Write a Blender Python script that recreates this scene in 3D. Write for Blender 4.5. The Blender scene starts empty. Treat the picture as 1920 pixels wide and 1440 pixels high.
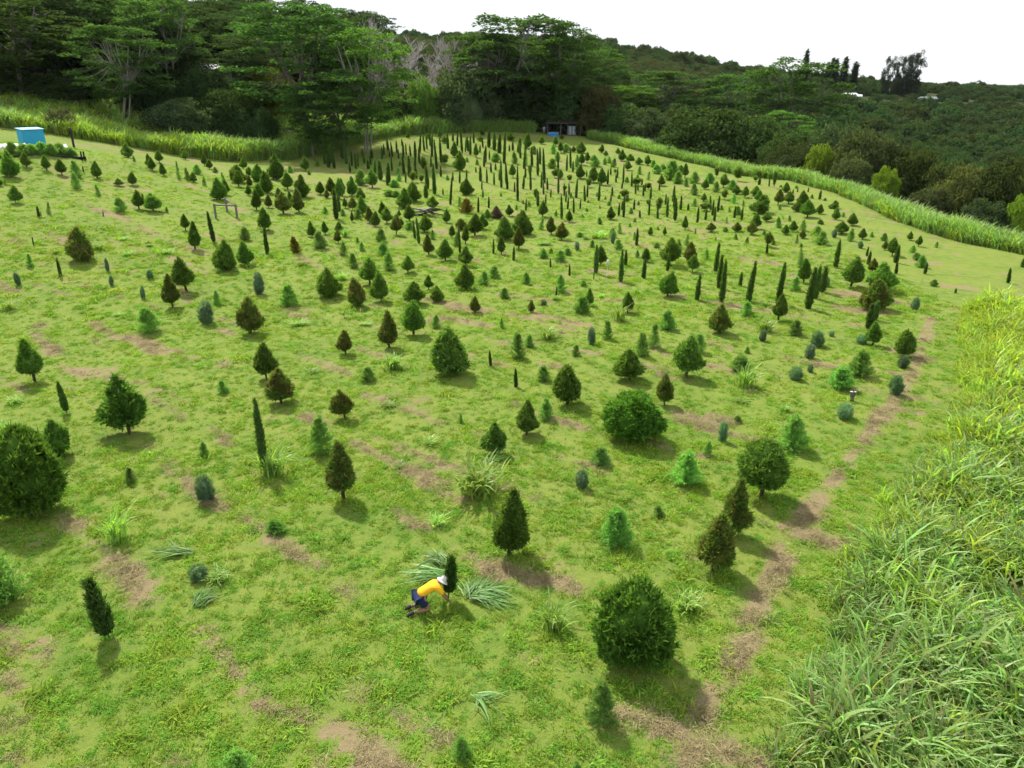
import bpy, math, random
import numpy as np
from mathutils import Vector, Matrix

sc = bpy.context.scene
COL = sc.collection
R = math.radians
random.seed(7)

# ---------------------------------------------------------------- camera
cam_data = bpy.data.cameras.new('camera')
cam = bpy.data.objects.new('camera', cam_data)
COL.objects.link(cam)
cam.location = (0, 0, 13)
cam.rotation_euler = (R(90 - 22), 0, 0)
cam_data.sensor_width = 36
cam_data.lens = 36 * 1371 / 1920
cam_data.clip_start = 0.5
cam_data.clip_end = 6000
sc.camera = cam

# ---------------------------------------------------------------- sky, sun, exposure
SUN_ELEV, SUN_AZ = 50, -32            # degrees; azimuth from +Y, negative = towards -X
world = bpy.data.worlds.new('World')
sc.world = world
world.use_nodes = True
wn = world.node_tree
wn.nodes.clear()
sky = wn.nodes.new('ShaderNodeTexSky')
sky.sky_type = 'NISHITA'
sky.sun_disc = False
sky.sun_elevation = R(SUN_ELEV)
sky.sun_rotation = R(SUN_AZ)
sky.altitude = 300
bg = wn.nodes.new('ShaderNodeBackground')
bg.inputs['Strength'].default_value = 0.09
veil = wn.nodes.new('ShaderNodeBackground')          # thin bright cloud over the whole sky
veil.inputs['Color'].default_value = (0.93, 0.96, 1.0, 1)
veil.inputs['Strength'].default_value = 0.76
mixw = wn.nodes.new('ShaderNodeMixShader')
tcw = wn.nodes.new('ShaderNodeTexCoord')
now = wn.nodes.new('ShaderNodeTexNoise')
now.inputs['Scale'].default_value = 2.2
now.inputs['Detail'].default_value = 5
mrw = wn.nodes.new('ShaderNodeMapRange')
mrw.inputs['From Min'].default_value = 0.3
mrw.inputs['From Max'].default_value = 0.75
mrw.inputs['To Min'].default_value = 0.75
mrw.inputs['To Max'].default_value = 1.0
outw = wn.nodes.new('ShaderNodeOutputWorld')
wn.links.new(tcw.outputs['Generated'], now.inputs['Vector'])
wn.links.new(now.outputs['Fac'], mrw.inputs['Value'])
wn.links.new(mrw.outputs['Result'], mixw.inputs['Fac'])
wn.links.new(sky.outputs['Color'], bg.inputs['Color'])
wn.links.new(bg.outputs[0], mixw.inputs[1])
wn.links.new(veil.outputs[0], mixw.inputs[2])
wn.links.new(mixw.outputs[0], outw.inputs['Surface'])

sun_data = bpy.data.lights.new('sun', 'SUN')
sun_data.energy = 4.4
sun_data.angle = R(2.6)
sun_data.color = (1.0, 0.95, 0.86)
sun = bpy.data.objects.new('sun', sun_data)
COL.objects.link(sun)
_s = Vector((math.sin(R(SUN_AZ)) * math.cos(R(SUN_ELEV)), math.cos(R(SUN_AZ)) * math.cos(R(SUN_ELEV)), math.sin(R(SUN_ELEV))))
sun.rotation_euler = _s.to_track_quat('Z', 'Y').to_euler()
sun.location = (-40, 60, 80)

sc.view_settings.view_transform = 'Standard'
sc.view_settings.look = 'None'
sc.view_settings.exposure = 0.66
sc.view_settings.gamma = 1
sc.view_settings.use_curve_mapping = False
sc.render.engine = 'CYCLES'
sc.cycles.use_denoising = True
sc.cycles.denoiser = 'OPENIMAGEDENOISE'
sc.cycles.max_bounces = 4
sc.cycles.diffuse_bounces = 2
sc.cycles.transmission_bounces = 2
sc.cycles.transparent_max_bounces = 4
sc.cycles.volume_bounces = 0
sc.cycles.sample_clamp_indirect = 6
sc.cycles.use_adaptive_sampling = True
sc.cycles.adaptive_threshold = .02
sc.cycles.adaptive_min_samples = 24

# ---------------------------------------------------------------- survey data (metres, camera above the origin)
CTL = [(-90.0, -60.0, 0.0), (-90.0, -10.0, 0.0), (-90.0, 20.0, 0.0), (-45.0, -60.0, 0.0), (-45.0, -10.0, 0.0), (-45.0, 20.0, 0.0), (0.0, -60.0, 0.0), (0.0, -10.0, 0.0), (0.0, 20.0, 0.0), (45.0, -60.0, 0.0), (45.0, -10.0, 0.0), (45.0, 20.0, 0.0), (90.0, -60.0, 0.0), (90.0, -10.0, 0.0), (90.0, 20.0, 0.0), (-20.0, 40.0, 0.0), (0.0, 40.0, 0.0), (20.0, 40.0, 0.0), (40.0, 40.0, 0.0), (-36.0, 42.0, 0.3), (0.0, 60.0, 0.1), (20.0, 60.0, 0.1), (0.0, 85.0, 0.4), (25.0, 85.0, 0.5), (0.0, 110.0, 1.5), (0.0, 130.0, 3.2), (30.0, 110.0, 1.4), (-53.162, 85.0, 7.199), (-42.788, 62.0, 3.333), (-53.763, 80.0, 6.046), (-45.722, 80.0, 4.421), (-40.98, 88.0, 3.563), (-31.007, 65.0, 1.939), (-26.313, 80.0, 1.654), (-23.482, 104.0, 1.847), (-69.434, 105.0, 8.177), (-65.851, 106.0, 7.578), (-56.26, 108.0, 5.772), (-48.838, 111.0, 4.021), (-42.701, 115.0, 2.772), (-34.155, 119.0, 2.656), (-28.049, 126.0, 4.067), (-19.357, 140.0, 5.29), (-2.071, 150.0, 5.23), (5.184, 150.0, 4.837), (13.318, 148.0, 4.364), (19.18, 138.0, 3.582), (23.564, 125.0, 2.972), (29.613, 114.0, 2.246), (36.758, 100.0, 1.798), (39.067, 90.0, 1.366), (38.76, 82.0, 1.025), (39.055, 73.0, 0.526), (39.94, 66.0, 0.243), (43.001, 61.0, 0.046), (-80.0, 45.0, 1.5), (-110.0, 60.0, 6.0), (-110.0, 110.0, 13.0), (75.0, 50.0, -1.0), (110.0, 60.0, -4.0), (-70.0, 135.0, 11.5), (-70.0, 180.0, 16.5), (-70.0, 250.0, 28.0), (-120.0, 150.0, 16.0), (-150.0, 250.0, 32.0), (-30.0, 140.0, 6.5), (-30.0, 180.0, 11.0), (-30.0, 240.0, 20.0), (0.0, 165.0, 6.5), (0.0, 195.0, 9.0), (0.0, 240.0, 13.0), (30.0, 165.0, 4.0), (40.0, 240.0, 8.0), (-200.0, 100.0, 14.0), (60.0, 350.0, 18.0), (80.0, 500.0, 30.0), (0.0, 350.0, 24.0), (-100.0, 400.0, 36.0), (170.0, 600.0, 23.0), (300.0, 700.0, 13.0), (480.0, 800.0, 8.0), (700.0, 900.0, 8.0), (60.0, 140.0, -3.0), (70.0, 110.0, -5.0), (90.0, 100.0, -6.0), (83.0, 150.0, -9.0), (110.0, 250.0, -8.0), (70.0, 220.0, -1.0), (160.0, 330.0, -1.5), (200.0, 420.0, 8.5), (330.0, 440.0, 7.5), (260.0, 300.0, -6.0), (150.0, 150.0, -10.0), (150.0, 80.0, -9.0), (60.0, 75.0, -3.0), (400.0, 300.0, -6.0), (300.0, 150.0, -10.0), (60.0, 600.0, 42.0), (-100.0, 700.0, 48.0), (200.0, 900.0, 30.0), (-300.0, 500.0, 40.0), (600.0, 500.0, 4.0), (900.0, 1000.0, 12.0), (0.0, 1500.0, 45.0), (800.0, 1700.0, 10.0), (1500.0, 1000.0, 6.0), (1500.0, 300.0, -5.0), (-900.0, 600.0, 40.0), (-900.0, 0.0, 10.0), (900.0, -200.0, -10.0), (0.0, -500.0, -5.0), (-900.0, 1800.0, 40.0), (270.0, 420.0, 8.5)]
COEF = [0.005157, 0.003589, 0.039598, -0.005837, -0.010262, -0.002824, -0.002624, -0.001211, -0.005074, 0.000653, 0.007635, 0.00407, -0.018162, -0.007676, -0.033785, 0.008373, -0.002397, 0.00178, -0.001174, 0.036529, 0.005598, 0.0076, 0.016775, 0.049799, 0.023109, 0.016198, 0.097495, -0.193348, -0.055716, 0.023237, 0.038248, 0.037168, 0.002526, 0.014142, -0.003016, -0.012253, 0.010637, 0.005272, 0.029207, 0.094603, 0.060205, -0.032697, 0.013408, 0.004415, 0.006817, -0.004381, -0.01449, -0.03377, -0.091829, -0.077305, -0.046931, -0.040772, -0.019622, -0.006097, -0.017546, 0.050427, -0.003632, -0.044331, -0.02996, -0.016934, -0.046517, 0.000309, -0.065854, 0.036617, -0.0407, -0.030393, 0.021827, -0.034635, -0.000166, 0.009163, 0.053389, -0.048662, -0.055374, 0.01129, -0.050391, -0.008292, 0.014728, -0.002212, 0.034581, 0.031404, 0.018264, 0.009623, -0.019811, 0.048091, -0.01051, 0.11015, 0.101123, 0.004322, 0.040892, 0.021297, -0.017679, 0.012687, -0.019152, 0.033332, 0.095071, 0.017831, -0.00517, -0.074216, -0.015467, -0.008479, 0.010737, -0.013945, -0.015013, -0.018365, 0.02082, -0.005611, -0.001816, -0.010965, 0.018996, -0.00382, -0.005209, 0.012156, -0.038888, -2.141995, -0.009553, 0.013474]
HEDGE = [(-76.89, 100.0), (-69.43, 105.0), (-65.85, 106.0), (-56.26, 108.0), (-48.84, 111.0), (-42.7, 115.0), (-34.15, 119.0), (-28.05, 126.0), (-19.36, 140.0), (-2.07, 150.0), (5.18, 150.0), (13.32, 148.0), (19.18, 138.0), (23.56, 125.0), (29.61, 114.0), (36.76, 100.0), (39.07, 90.0), (38.76, 82.0), (39.06, 73.0), (39.94, 66.0), (43.0, 61.0), (43.78, 47.0)]
TRACK = [(25.3, 42.42), (19.83, 33.58), (15.51, 27.99), (12.55, 24.21), (9.89, 20.87), (7.52, 17.44), (6.03, 15.0), (4.74, 13.2), (3.75, 11.56), (3.42, 11.04)]
GRASS_EDGE = [(5.62, 11.03), (6.28, 12.27), (7.25, 13.88), (8.41, 15.82), (9.88, 17.94), (11.72, 20.23), (13.95, 23.0), (16.58, 25.98), (19.27, 29.08), (22.18, 33.57), (24.82, 38.44), (28.01, 44.07)]
PLANTS = """
C -49.59 74.86 2.46 1.59 10- 1 14
C -50.51 79.02 1.45 1.00 10- 2 14
C -48.49 79.04 1.63 0.89 10- 3 14
C -46.86 78.79 1.67 1.00 10- 4 14
C -43.98 80.07 1.84 1.02 10- 5 14
C -40.08 79.53 1.44 0.90 20- 4 6
C -48.57 96.71 1.75 1.35 10- 7 14
C -50.26 99.52 1.42 0.81 10- 6 14
C -42.76 90.14 1.56 0.89 10- 9 14
C -43.76 91.83 1.53 0.81 10- 8 14
C -44.74 96.55 1.60 1.02 10- 10 14
C -40.65 88.30 1.53 0.81 10- 11 14
C -48.66 71.53 0.85 0.51 20- 1 6
C -43.91 65.98 1.58 1.04 20- 2 6
C -34.79 69.36 1.80 1.00 20- 5 6
C -33.35 69.02 1.62 1.49 20- 6 6
C -40.99 78.48 0.79 0.83 20- 3 6
F -45.54 79.14 1.88 1.12 10- 9 13
F -43.29 74.61 1.75 0.85 20- 3 7
F -48.56 72.20 0.57 0.31 20- 1 7
F -39.85 63.83 1.07 0.37 20- 2 7
F -40.10 72.60 1.19 0.47 20- 4 7
F -35.56 67.50 1.40 1.07 20- 5 7
F -32.15 69.15 0.59 0.30 20- 6 7
F -46.24 93.29 0.82 0.39 10- 10 13
K -39.96 62.58 0.85 0.18 20- 1 2
K -35.56 71.95 0.92 0.21 20- 2 2
S -46.83 73.36 0.33 0.21 20- 5 9
S -46.08 71.62 0.40 0.20 20- 3 9
S -43.30 64.25 0.44 0.23 20- 2 9
S -42.45 62.53 0.32 0.18 20- 1 9
S -41.51 64.06 0.29 0.18 20- 4 9
S -42.28 72.06 0.36 0.26 20- 7 9
S -43.41 71.18 0.81 0.20 20- 6 9
S -38.42 70.40 0.27 0.25 20- 8 9
S -37.12 68.12 0.27 0.16 20- 9 9
F -38.60 87.50 2.26 0.46 10- 11 13
F -37.71 87.78 1.57 0.62 10- 12 13
F -38.75 93.17 1.22 1.12 10- 13 13
F -38.03 97.14 0.74 0.68 11- 1 8
F -35.04 85.70 1.06 0.49 20- 7 7
F -34.14 89.28 1.40 0.51 11- 2 8
F -22.68 62.14 1.14 0.91 31- 1 11
F -15.98 60.63 1.50 1.11 31- 2 11
F -19.23 76.23 0.77 0.66 21- 1 7
F -30.81 105.42 1.04 0.74 11- 3 8
F -27.75 103.54 0.69 0.49 11- 4 8
F -28.98 113.06 0.80 0.66 11- 5 8
Y -17.54 59.06 1.44 0.79 31- 1 1
C -46.28 108.10 1.25 0.98 10- 12 14
C -36.80 87.10 1.08 0.80 10- 13 14
C -41.57 102.65 1.66 0.72 10- 14 14
C -39.70 99.61 1.33 0.77 11- 1 7
C -30.74 78.65 2.14 1.68 21f 1 12
C -31.02 81.39 1.67 0.87 21r 1 12
C -33.22 91.15 1.94 1.88 11- 2 7
C -31.98 87.98 1.89 1.12 21r 2 12
C -37.39 105.66 1.41 1.11 11- 3 7
C -33.68 96.87 1.19 0.96 11- 4 7
C -31.51 93.75 1.99 1.66 11- 5 7
C -28.00 85.85 2.53 1.53 21r 5 12
C -30.23 96.83 3.13 2.05 11- 6 7
C -29.15 82.94 1.14 0.65 21r 3 12
C -27.62 81.48 1.67 1.07 21r 4 12
C -25.68 74.79 1.98 1.02 21f 2 12
C -26.56 88.99 2.11 1.39 21r 6 12
C -23.87 84.93 2.41 1.67 21r 7 12
C -25.56 82.14 1.31 0.88 21f 3 12
C -23.57 79.50 1.65 0.57 21f 4 12
C -29.18 107.20 2.03 1.16 11- 7 7
C -22.47 87.64 1.50 0.96 21r 8 12
C -21.35 88.86 1.92 1.14 21r 9 12
C -28.17 63.49 1.42 0.71 30- 1 2
C -25.31 58.17 2.26 0.87 30- 2 2
C -22.22 66.25 2.02 1.20 31- 3 9
C -17.70 64.86 1.38 0.83 31- 4 9
C -16.85 66.25 1.21 0.64 31- 5 9
C -15.76 67.14 1.03 0.73 31- 6 9
C -19.69 85.53 2.34 1.02 21f 5 12
B -30.99 88.87 1.31 0.63 21- 1 8
B -25.12 76.86 1.33 0.79 21- 2 8
B -22.90 74.37 2.10 1.47 21- 3 8
B -21.72 75.73 2.36 1.25 21- 4 8
B -21.21 85.54 0.98 0.67 21- 5 8
B -14.95 62.86 1.16 0.61 31- 1 2
K -27.06 111.89 3.06 0.50 11f 1 14
K -27.49 116.20 2.59 0.49 11r 2 14
K -25.98 111.13 1.93 0.31 11f 2 14
K -28.34 115.48 1.81 0.32 11r 1 14
K -17.50 73.76 2.85 0.40 21- 1 3
K -18.06 77.77 1.82 0.28 21- 2 3
K -24.67 60.55 2.47 0.29 31- 1 2
K -19.49 57.91 2.08 0.26 31- 2 2
K -26.40 118.83 2.37 0.30 11r 3 14
K -24.96 114.77 2.81 0.35 11f 3 14
K -23.09 108.10 1.40 0.23 11f 4 14
K -23.87 113.32 2.03 0.24 11f 5 14
K -22.84 111.05 2.12 0.23 11f 6 14
K -22.81 112.64 1.89 0.21 11f 7 14
K -23.75 121.45 0.94 0.23 11r 4 14
K -22.43 115.63 1.55 0.27 11r 5 14
K -21.06 111.26 1.25 0.34 11f 8 14
K -21.32 114.64 1.48 0.27 11f 9 14
K -21.98 119.74 1.20 0.33 11r 6 14
K -19.31 106.73 1.81 0.35 11f 10 14
K -17.76 101.87 2.48 0.55 11f 11 14
K -16.16 98.04 2.78 0.49 21- 3 3
K -20.31 119.27 1.86 0.25 11r 7 14
K -20.44 121.91 1.62 0.23 11r 8 14
K -20.39 125.90 1.67 0.32 01- 1 2
K -18.93 120.81 2.28 0.25 11r 10 14
K -17.39 109.82 1.91 0.23 11f 12 14
K -19.35 120.75 0.81 0.20 11r 9 14
K -18.71 124.25 1.92 0.26 11r 11 14
K -17.83 119.94 1.40 0.20 11r 12 14
K -18.59 129.93 1.14 0.21 01- 2 2
K -17.21 121.08 2.28 0.28 11r 13 14
K -15.33 107.46 2.66 0.30 11f 13 14
K -17.06 123.20 1.77 0.20 11r 14 14
K -16.23 122.30 1.70 0.23 12r 1 15
K -15.31 121.04 2.48 0.37 12r 2 15
K -15.12 125.02 2.76 0.32 12r 3 15
K -14.17 116.56 2.08 0.25 12m 2 15
K -14.49 126.62 2.51 0.29 02- 1 13
K -14.21 128.19 2.40 0.24 02- 2 13
K -14.00 131.33 2.02 0.27 02- 3 13
K -12.85 122.55 3.52 0.34 12r 4 15
K -11.15 112.59 4.14 0.29 12m 4 15
K -10.93 117.73 3.66 0.33 12r 5 15
K -12.14 113.92 1.79 0.21 12m 3 15
K -14.16 104.60 2.83 0.42 12f 1 16
K -14.24 111.41 2.00 0.26 12m 1 15
K -13.17 104.02 1.53 0.32 12f 2 16
K -14.16 100.42 1.43 0.19 11f 14 14
K -10.76 95.72 2.84 0.41 22r 1 12
K -9.49 91.93 3.67 0.39 22m 2 13
K -10.30 89.81 1.45 0.43 22m 1 13
K -9.98 106.07 1.44 0.22 12f 3 16
K -7.10 85.61 3.16 0.22 22f 1 13
K -8.45 91.82 0.80 0.15 22m 3 13
K -10.84 129.81 2.43 0.36 02- 4 13
K -10.49 136.50 1.35 0.32 02- 5 13
K -9.45 132.60 2.04 0.28 02- 6 13
K -8.23 126.45 3.89 0.32 12r 6 15
K -7.77 127.33 2.25 0.21 12r 7 15
K -7.30 128.23 2.26 0.39 02- 7 13
K -6.84 125.12 2.90 0.35 12r 8 15
K -6.76 135.84 1.79 0.28 02- 8 13
K -4.98 132.03 1.74 0.24 02- 9 13
K -3.99 132.25 2.90 0.49 02- 10 13
K -4.15 118.52 2.51 0.30 12r 10 15
K -4.25 115.23 2.38 0.27 12m 5 15
K -5.32 126.99 1.27 0.24 12r 9 15
K -3.62 121.60 1.35 0.20 12r 11 15
K -3.02 129.93 2.86 0.51 02- 11 13
K -2.15 127.51 2.95 0.53 12r 12 15
K -1.24 117.92 4.70 0.36 12m 8 15
K -0.45 129.55 1.00 0.24 02- 12 13
K -4.32 103.10 1.99 0.34 12f 8 16
K -3.36 101.71 1.85 0.22 12f 9 16
K -6.19 102.89 1.52 0.19 12f 6 16
K -8.10 103.38 1.18 0.19 12f 4 16
K -3.89 96.76 1.11 0.16 22r 2 12
K -3.47 89.84 1.04 0.17 22m 4 13
K -3.69 81.08 1.71 0.19 22f 2 13
K -2.62 84.18 1.28 0.18 22f 3 13
K -1.72 104.03 1.42 0.22 12f 10 16
K -1.39 98.28 3.57 0.26 22r 4 12
K -2.37 100.33 1.60 0.21 22r 3 12
K -0.57 96.97 3.53 0.25 22r 5 12
K -0.78 101.83 1.51 0.24 12f 11 16
K -3.06 110.74 1.37 0.23 12m 6 15
K -2.45 112.91 0.89 0.24 12m 7 15
K -5.25 110.46 0.75 0.18 12f 7 16
K -7.05 101.32 1.73 0.22 12f 5 16
K -8.77 66.35 1.59 0.20 32- 1 8
K -8.16 64.18 2.31 0.22 32- 2 8
K -4.35 60.86 2.29 0.16 32- 3 8
K -1.56 60.82 1.26 0.13 32- 4 8
C -9.20 122.43 2.43 1.14 12- 1 14
C -7.72 111.59 2.73 1.70 12- 2 14
C -5.80 122.92 2.17 0.86 12- 3 14
C -13.01 139.13 1.51 0.80 02- 2 10
C -5.66 137.89 1.05 1.12 02- 4 10
C -5.66 144.51 0.94 0.83 02- 5 10
C -11.82 134.41 1.17 1.09 02- 3 10
C -15.01 137.55 0.90 0.79 02- 1 10
C -18.50 137.03 0.89 0.79 01- 1 1
C -5.61 92.63 1.89 1.54 22- 5 11
C -17.70 95.34 2.26 1.47 21r 12 12
C -19.97 88.07 2.01 0.84 21r 10 12
C -18.91 88.49 2.21 1.26 21r 11 12
C -17.40 85.76 1.37 1.02 21f 7 12
C -15.28 76.04 2.03 1.09 21f 8 12
C -17.90 80.10 1.11 0.57 21f 6 12
C -13.16 70.83 1.49 0.85 31- 7 9
C -13.13 75.65 1.58 0.82 21f 9 12
C -12.33 72.90 1.53 1.05 21f 10 12
C -10.69 71.44 0.84 0.47 31- 8 9
C -11.67 76.57 0.71 0.41 21f 11 12
C -10.29 74.38 1.73 1.07 22- 1 11
C -11.42 86.37 2.16 1.75 22- 2 11
C -11.77 82.07 2.07 1.57 21f 12 12
C -8.75 82.28 1.32 1.28 22- 3 11
C -8.17 68.90 1.61 1.25 32- 1 11
C -6.57 74.20 1.39 0.80 22- 4 11
C -5.51 67.28 1.20 0.65 32- 3 11
C -3.48 68.37 2.00 1.41 32- 6 11
C -2.85 71.48 1.59 0.95 32- 7 11
C -2.57 76.35 1.07 0.73 22- 6 11
C -0.28 78.74 1.19 0.85 22- 7 11
C -0.65 66.65 2.03 1.62 32- 9 11
C -0.89 60.87 1.61 0.67 32- 8 11
C -4.11 64.39 1.69 0.63 32- 4 11
C -5.35 58.06 1.70 1.14 32- 2 11
C -0.32 140.13 1.22 1.30 02- 6 10
B -16.97 79.29 1.28 0.85 21- 7 8
B -15.69 72.41 1.11 0.35 21- 6 8
B -13.96 72.45 1.61 0.79 21- 8 8
B -10.65 67.37 1.87 0.98 31- 2 2
B -4.90 71.19 0.99 1.12 32- 2 5
B -6.86 59.90 1.73 0.82 32- 1 5
Y -4.91 80.29 1.60 1.44 22- 1 1
F -19.48 97.03 2.04 1.38 21- 4 7
F -2.58 119.37 1.42 1.39 12r 2 8
F -17.19 75.40 0.77 0.54 21- 2 7
F -15.42 73.95 1.09 0.80 21- 3 7
F -5.93 84.10 1.25 0.50 22- 1 14
F -9.75 69.87 0.78 0.84 31- 11 11
F -7.16 66.23 0.93 0.48 32- 1 12
F -4.78 63.22 1.41 0.69 32- 2 12
F -11.59 64.66 1.19 0.86 31- 7 11
F -12.45 60.51 0.81 0.48 31- 6 11
F -13.69 58.88 1.18 0.65 31- 3 11
F -10.69 60.32 1.05 0.74 31- 8 11
F -13.34 63.21 0.59 0.31 31- 5 11
F -16.14 107.32 0.95 0.57 11- 6 8
F -15.17 101.33 1.01 0.72 11- 7 8
F -8.88 104.00 0.69 0.49 12f 1 9
F -15.11 96.84 0.94 1.26 21- 6 7
F -16.91 114.75 0.76 0.47 11- 8 8
F -5.40 116.94 0.90 0.62 12f 2 9
F -7.02 118.98 0.78 0.56 12r 1 8
F -1.37 92.16 0.47 0.33 22- 2 14
F -14.64 89.29 0.77 1.27 21- 5 7
F -13.74 88.90 0.77 1.06 21- 7 7
L -12.12 101.22 0.92 0.60 12- 2 8
L -13.22 100.99 1.27 0.71 12- 1 8
L -12.59 109.41 1.97 0.77 12- 3 8
L -10.21 115.64 1.43 0.81 12- 4 8
S -6.96 94.70 0.37 0.34 22- 1 5
S -2.58 94.57 0.37 0.27 22- 2 5
S -0.43 90.43 0.25 0.26 22- 4 5
S -1.51 87.21 0.50 0.25 22- 3 5
S -6.34 113.94 0.44 0.32 12- 1 3
S -6.00 111.09 0.37 0.26 12- 2 3
D -1.63 77.51 1.28 1.21 22- 1 1
K 0.15 130.48 1.44 0.30 02- 13 13
K 1.11 127.79 2.26 0.53 12r 13 15
K 1.36 122.59 2.18 0.31 12r 14 15
K 2.20 125.99 2.09 0.29 12r 15 15
K 1.80 113.58 2.80 0.32 12m 9 15
K 1.88 106.28 1.45 0.23 12f 12 16
K 3.04 115.61 2.84 0.32 12m 10 15
K 2.40 96.33 2.97 0.23 22r 8 12
K 3.67 107.59 3.62 0.28 12f 13 16
K 4.33 117.72 2.36 0.33 12m 11 15
K 4.38 101.66 4.47 0.31 12f 14 16
K 3.84 98.26 2.02 0.21 22r 9 12
K 2.97 85.69 1.79 0.27 22f 5 13
K 3.93 93.16 1.50 0.18 22m 6 13
K 4.59 96.91 1.44 0.23 22r 10 12
K 1.44 97.00 1.67 0.25 22r 7 12
K 0.69 89.05 4.08 0.23 22m 5 13
K 0.34 95.04 1.20 0.18 22r 6 12
K 1.54 82.85 1.26 0.18 22f 4 13
K 3.93 86.78 1.21 0.14 22f 6 13
K 4.72 91.34 0.95 0.15 22m 7 13
K 6.88 112.96 2.28 0.24 12m 12 15
K 5.82 94.31 2.48 0.22 22r 11 12
K 5.22 77.65 2.51 0.23 22f 7 13
K 6.37 88.37 1.13 0.17 22f 8 13
K 7.08 92.42 1.49 0.20 22m 9 13
K 6.23 83.31 1.27 0.18 22f 9 13
K 6.48 92.45 1.49 0.18 22m 8 13
K 8.03 111.32 2.25 0.24 12m 13 15
K 8.77 113.42 3.04 0.27 12m 14 15
K 8.88 110.46 1.49 0.23 12m 15 15
K 7.76 90.60 2.19 0.26 22m 10 13
K 6.75 81.09 1.62 0.19 22f 10 13
K 7.66 83.80 1.08 0.16 22f 11 13
K 8.62 88.24 1.84 0.23 22f 12 13
K 9.18 91.10 1.47 0.19 22m 11 13
K 10.47 105.90 0.84 0.17 12f 15 16
K 10.30 88.71 2.15 0.23 22m 12 13
K 12.71 100.11 1.82 0.24 22r 12 12
K 13.94 106.88 0.97 0.20 12f 16 16
K 14.60 104.68 1.31 0.20 13- 2 3
K 13.98 101.30 1.04 0.19 13- 1 3
K 11.57 87.50 1.02 0.17 22f 13 13
K 12.30 92.04 1.06 0.22 22m 13 13
K 11.49 79.86 1.31 0.21 23m 1 12
K 12.27 83.04 0.97 0.18 23m 2 12
K 11.87 78.80 2.22 0.21 23f 1 12
K 14.83 100.53 2.51 0.21 13- 3 3
K 14.13 96.72 0.78 0.18 23r 1 12
K 15.56 97.83 1.79 0.21 23r 2 12
K 15.33 92.95 1.39 0.18 23r 3 12
K 15.97 95.28 0.88 0.18 23r 4 12
K 13.64 83.26 1.12 0.20 23m 3 12
K 15.98 91.17 1.37 0.19 23m 4 12
K 16.75 94.59 0.98 0.18 23r 6 12
K 16.55 89.44 1.45 0.21 23m 5 12
K 14.68 79.46 1.73 0.17 23f 3 12
K 17.06 98.94 0.79 0.16 23r 5 12
K 15.29 77.62 1.10 0.19 23f 4 12
K 18.62 94.97 0.98 0.18 23r 7 12
K 16.46 78.59 2.03 0.24 23f 5 12
K 18.91 87.69 1.83 0.23 23m 7 12
K 17.72 86.11 1.20 0.18 23m 6 12
K 16.93 76.76 2.21 0.31 23f 6 12
K 18.77 82.82 1.55 0.22 23m 9 12
K 11.02 64.64 1.49 0.20 33- 2 5
K 13.52 78.22 0.74 0.19 23f 2 12
K 18.25 83.93 1.76 0.20 23m 8 12
C 2.53 132.23 2.74 1.38 02- 7 10
C 5.24 137.08 1.35 0.95 02- 8 10
C 7.68 135.25 1.77 0.94 02- 9 10
C 9.26 143.22 0.78 0.83 02- 10 10
C 8.22 127.46 1.82 0.89 12- 6 14
C 10.29 128.28 0.98 0.89 12- 7 14
C 11.46 127.24 1.81 1.63 12- 9 14
C 6.69 104.26 1.41 0.86 12- 5 14
C 10.53 115.43 1.80 0.95 12- 10 14
C 11.61 117.62 1.57 0.89 12- 11 14
C 14.92 127.06 1.26 0.89 12- 13 14
C 15.24 124.09 0.82 0.72 12- 14 14
C 17.44 125.97 0.97 0.73 13- 1 8
C 17.10 118.64 1.70 1.18 13- 2 8
C 18.53 119.39 0.92 1.25 13- 4 8
C 16.81 110.22 1.35 1.03 13- 3 8
C 19.28 115.32 1.02 1.08 13- 5 8
C 20.36 114.52 1.40 1.00 13- 6 8
C 23.97 107.36 1.20 1.14 13- 7 8
C 19.40 98.00 1.33 0.93 23r 1 8
C 9.42 104.62 1.88 1.23 12- 8 14
C 10.97 101.65 2.17 1.32 12- 12 14
C 11.88 99.54 2.25 1.18 22- 10 11
C 0.13 106.37 1.91 0.88 12- 4 14
C 3.27 78.94 1.74 0.95 22- 8 11
C 0.92 69.21 2.10 1.93 32- 10 11
C 5.89 75.87 1.24 0.68 22- 9 11
C 10.28 77.06 1.30 0.93 22- 11 11
C 12.95 68.93 0.82 0.50 33- 2 9
C 14.35 69.08 0.78 0.38 33- 3 9
B 0.58 63.02 1.88 0.96 32- 3 5
B 3.71 69.58 1.68 0.84 32- 4 5
B 4.52 67.13 1.55 1.06 32- 5 5
F 2.04 116.40 2.19 0.75 12f 3 9
F 3.54 126.84 1.37 1.18 12r 4 8
F 6.78 126.65 1.65 1.03 12r 5 8
F 8.95 128.35 1.38 1.34 12r 7 8
F 6.00 113.82 1.49 1.27 12f 5 9
F 7.13 119.78 1.57 0.98 12r 6 8
F 3.81 111.96 1.24 0.53 12f 4 9
F 9.75 114.02 1.89 0.80 12f 6 9
F 12.45 114.41 1.74 1.47 12f 7 9
F 14.93 117.22 1.02 0.82 12r 8 8
F 14.08 115.74 1.15 0.68 12f 8 9
F 15.13 113.33 1.37 0.86 12f 9 9
F 21.04 113.02 1.11 0.93 13- 5 11
F 20.65 107.89 1.42 1.27 13- 6 11
F 21.83 110.13 0.96 1.03 13- 7 11
F 21.64 102.64 2.59 2.06 13- 8 11
F 21.94 99.70 1.65 1.29 13- 9 11
F 18.43 102.19 1.26 0.54 13- 4 11
F 18.02 107.23 1.19 0.63 13- 3 11
F 16.90 101.65 0.90 0.60 13- 2 11
F 0.41 117.93 1.94 0.96 12r 3 8
F 2.83 71.96 1.25 0.52 32- 3 12
F 4.64 78.96 0.72 0.43 22- 6 14
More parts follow.
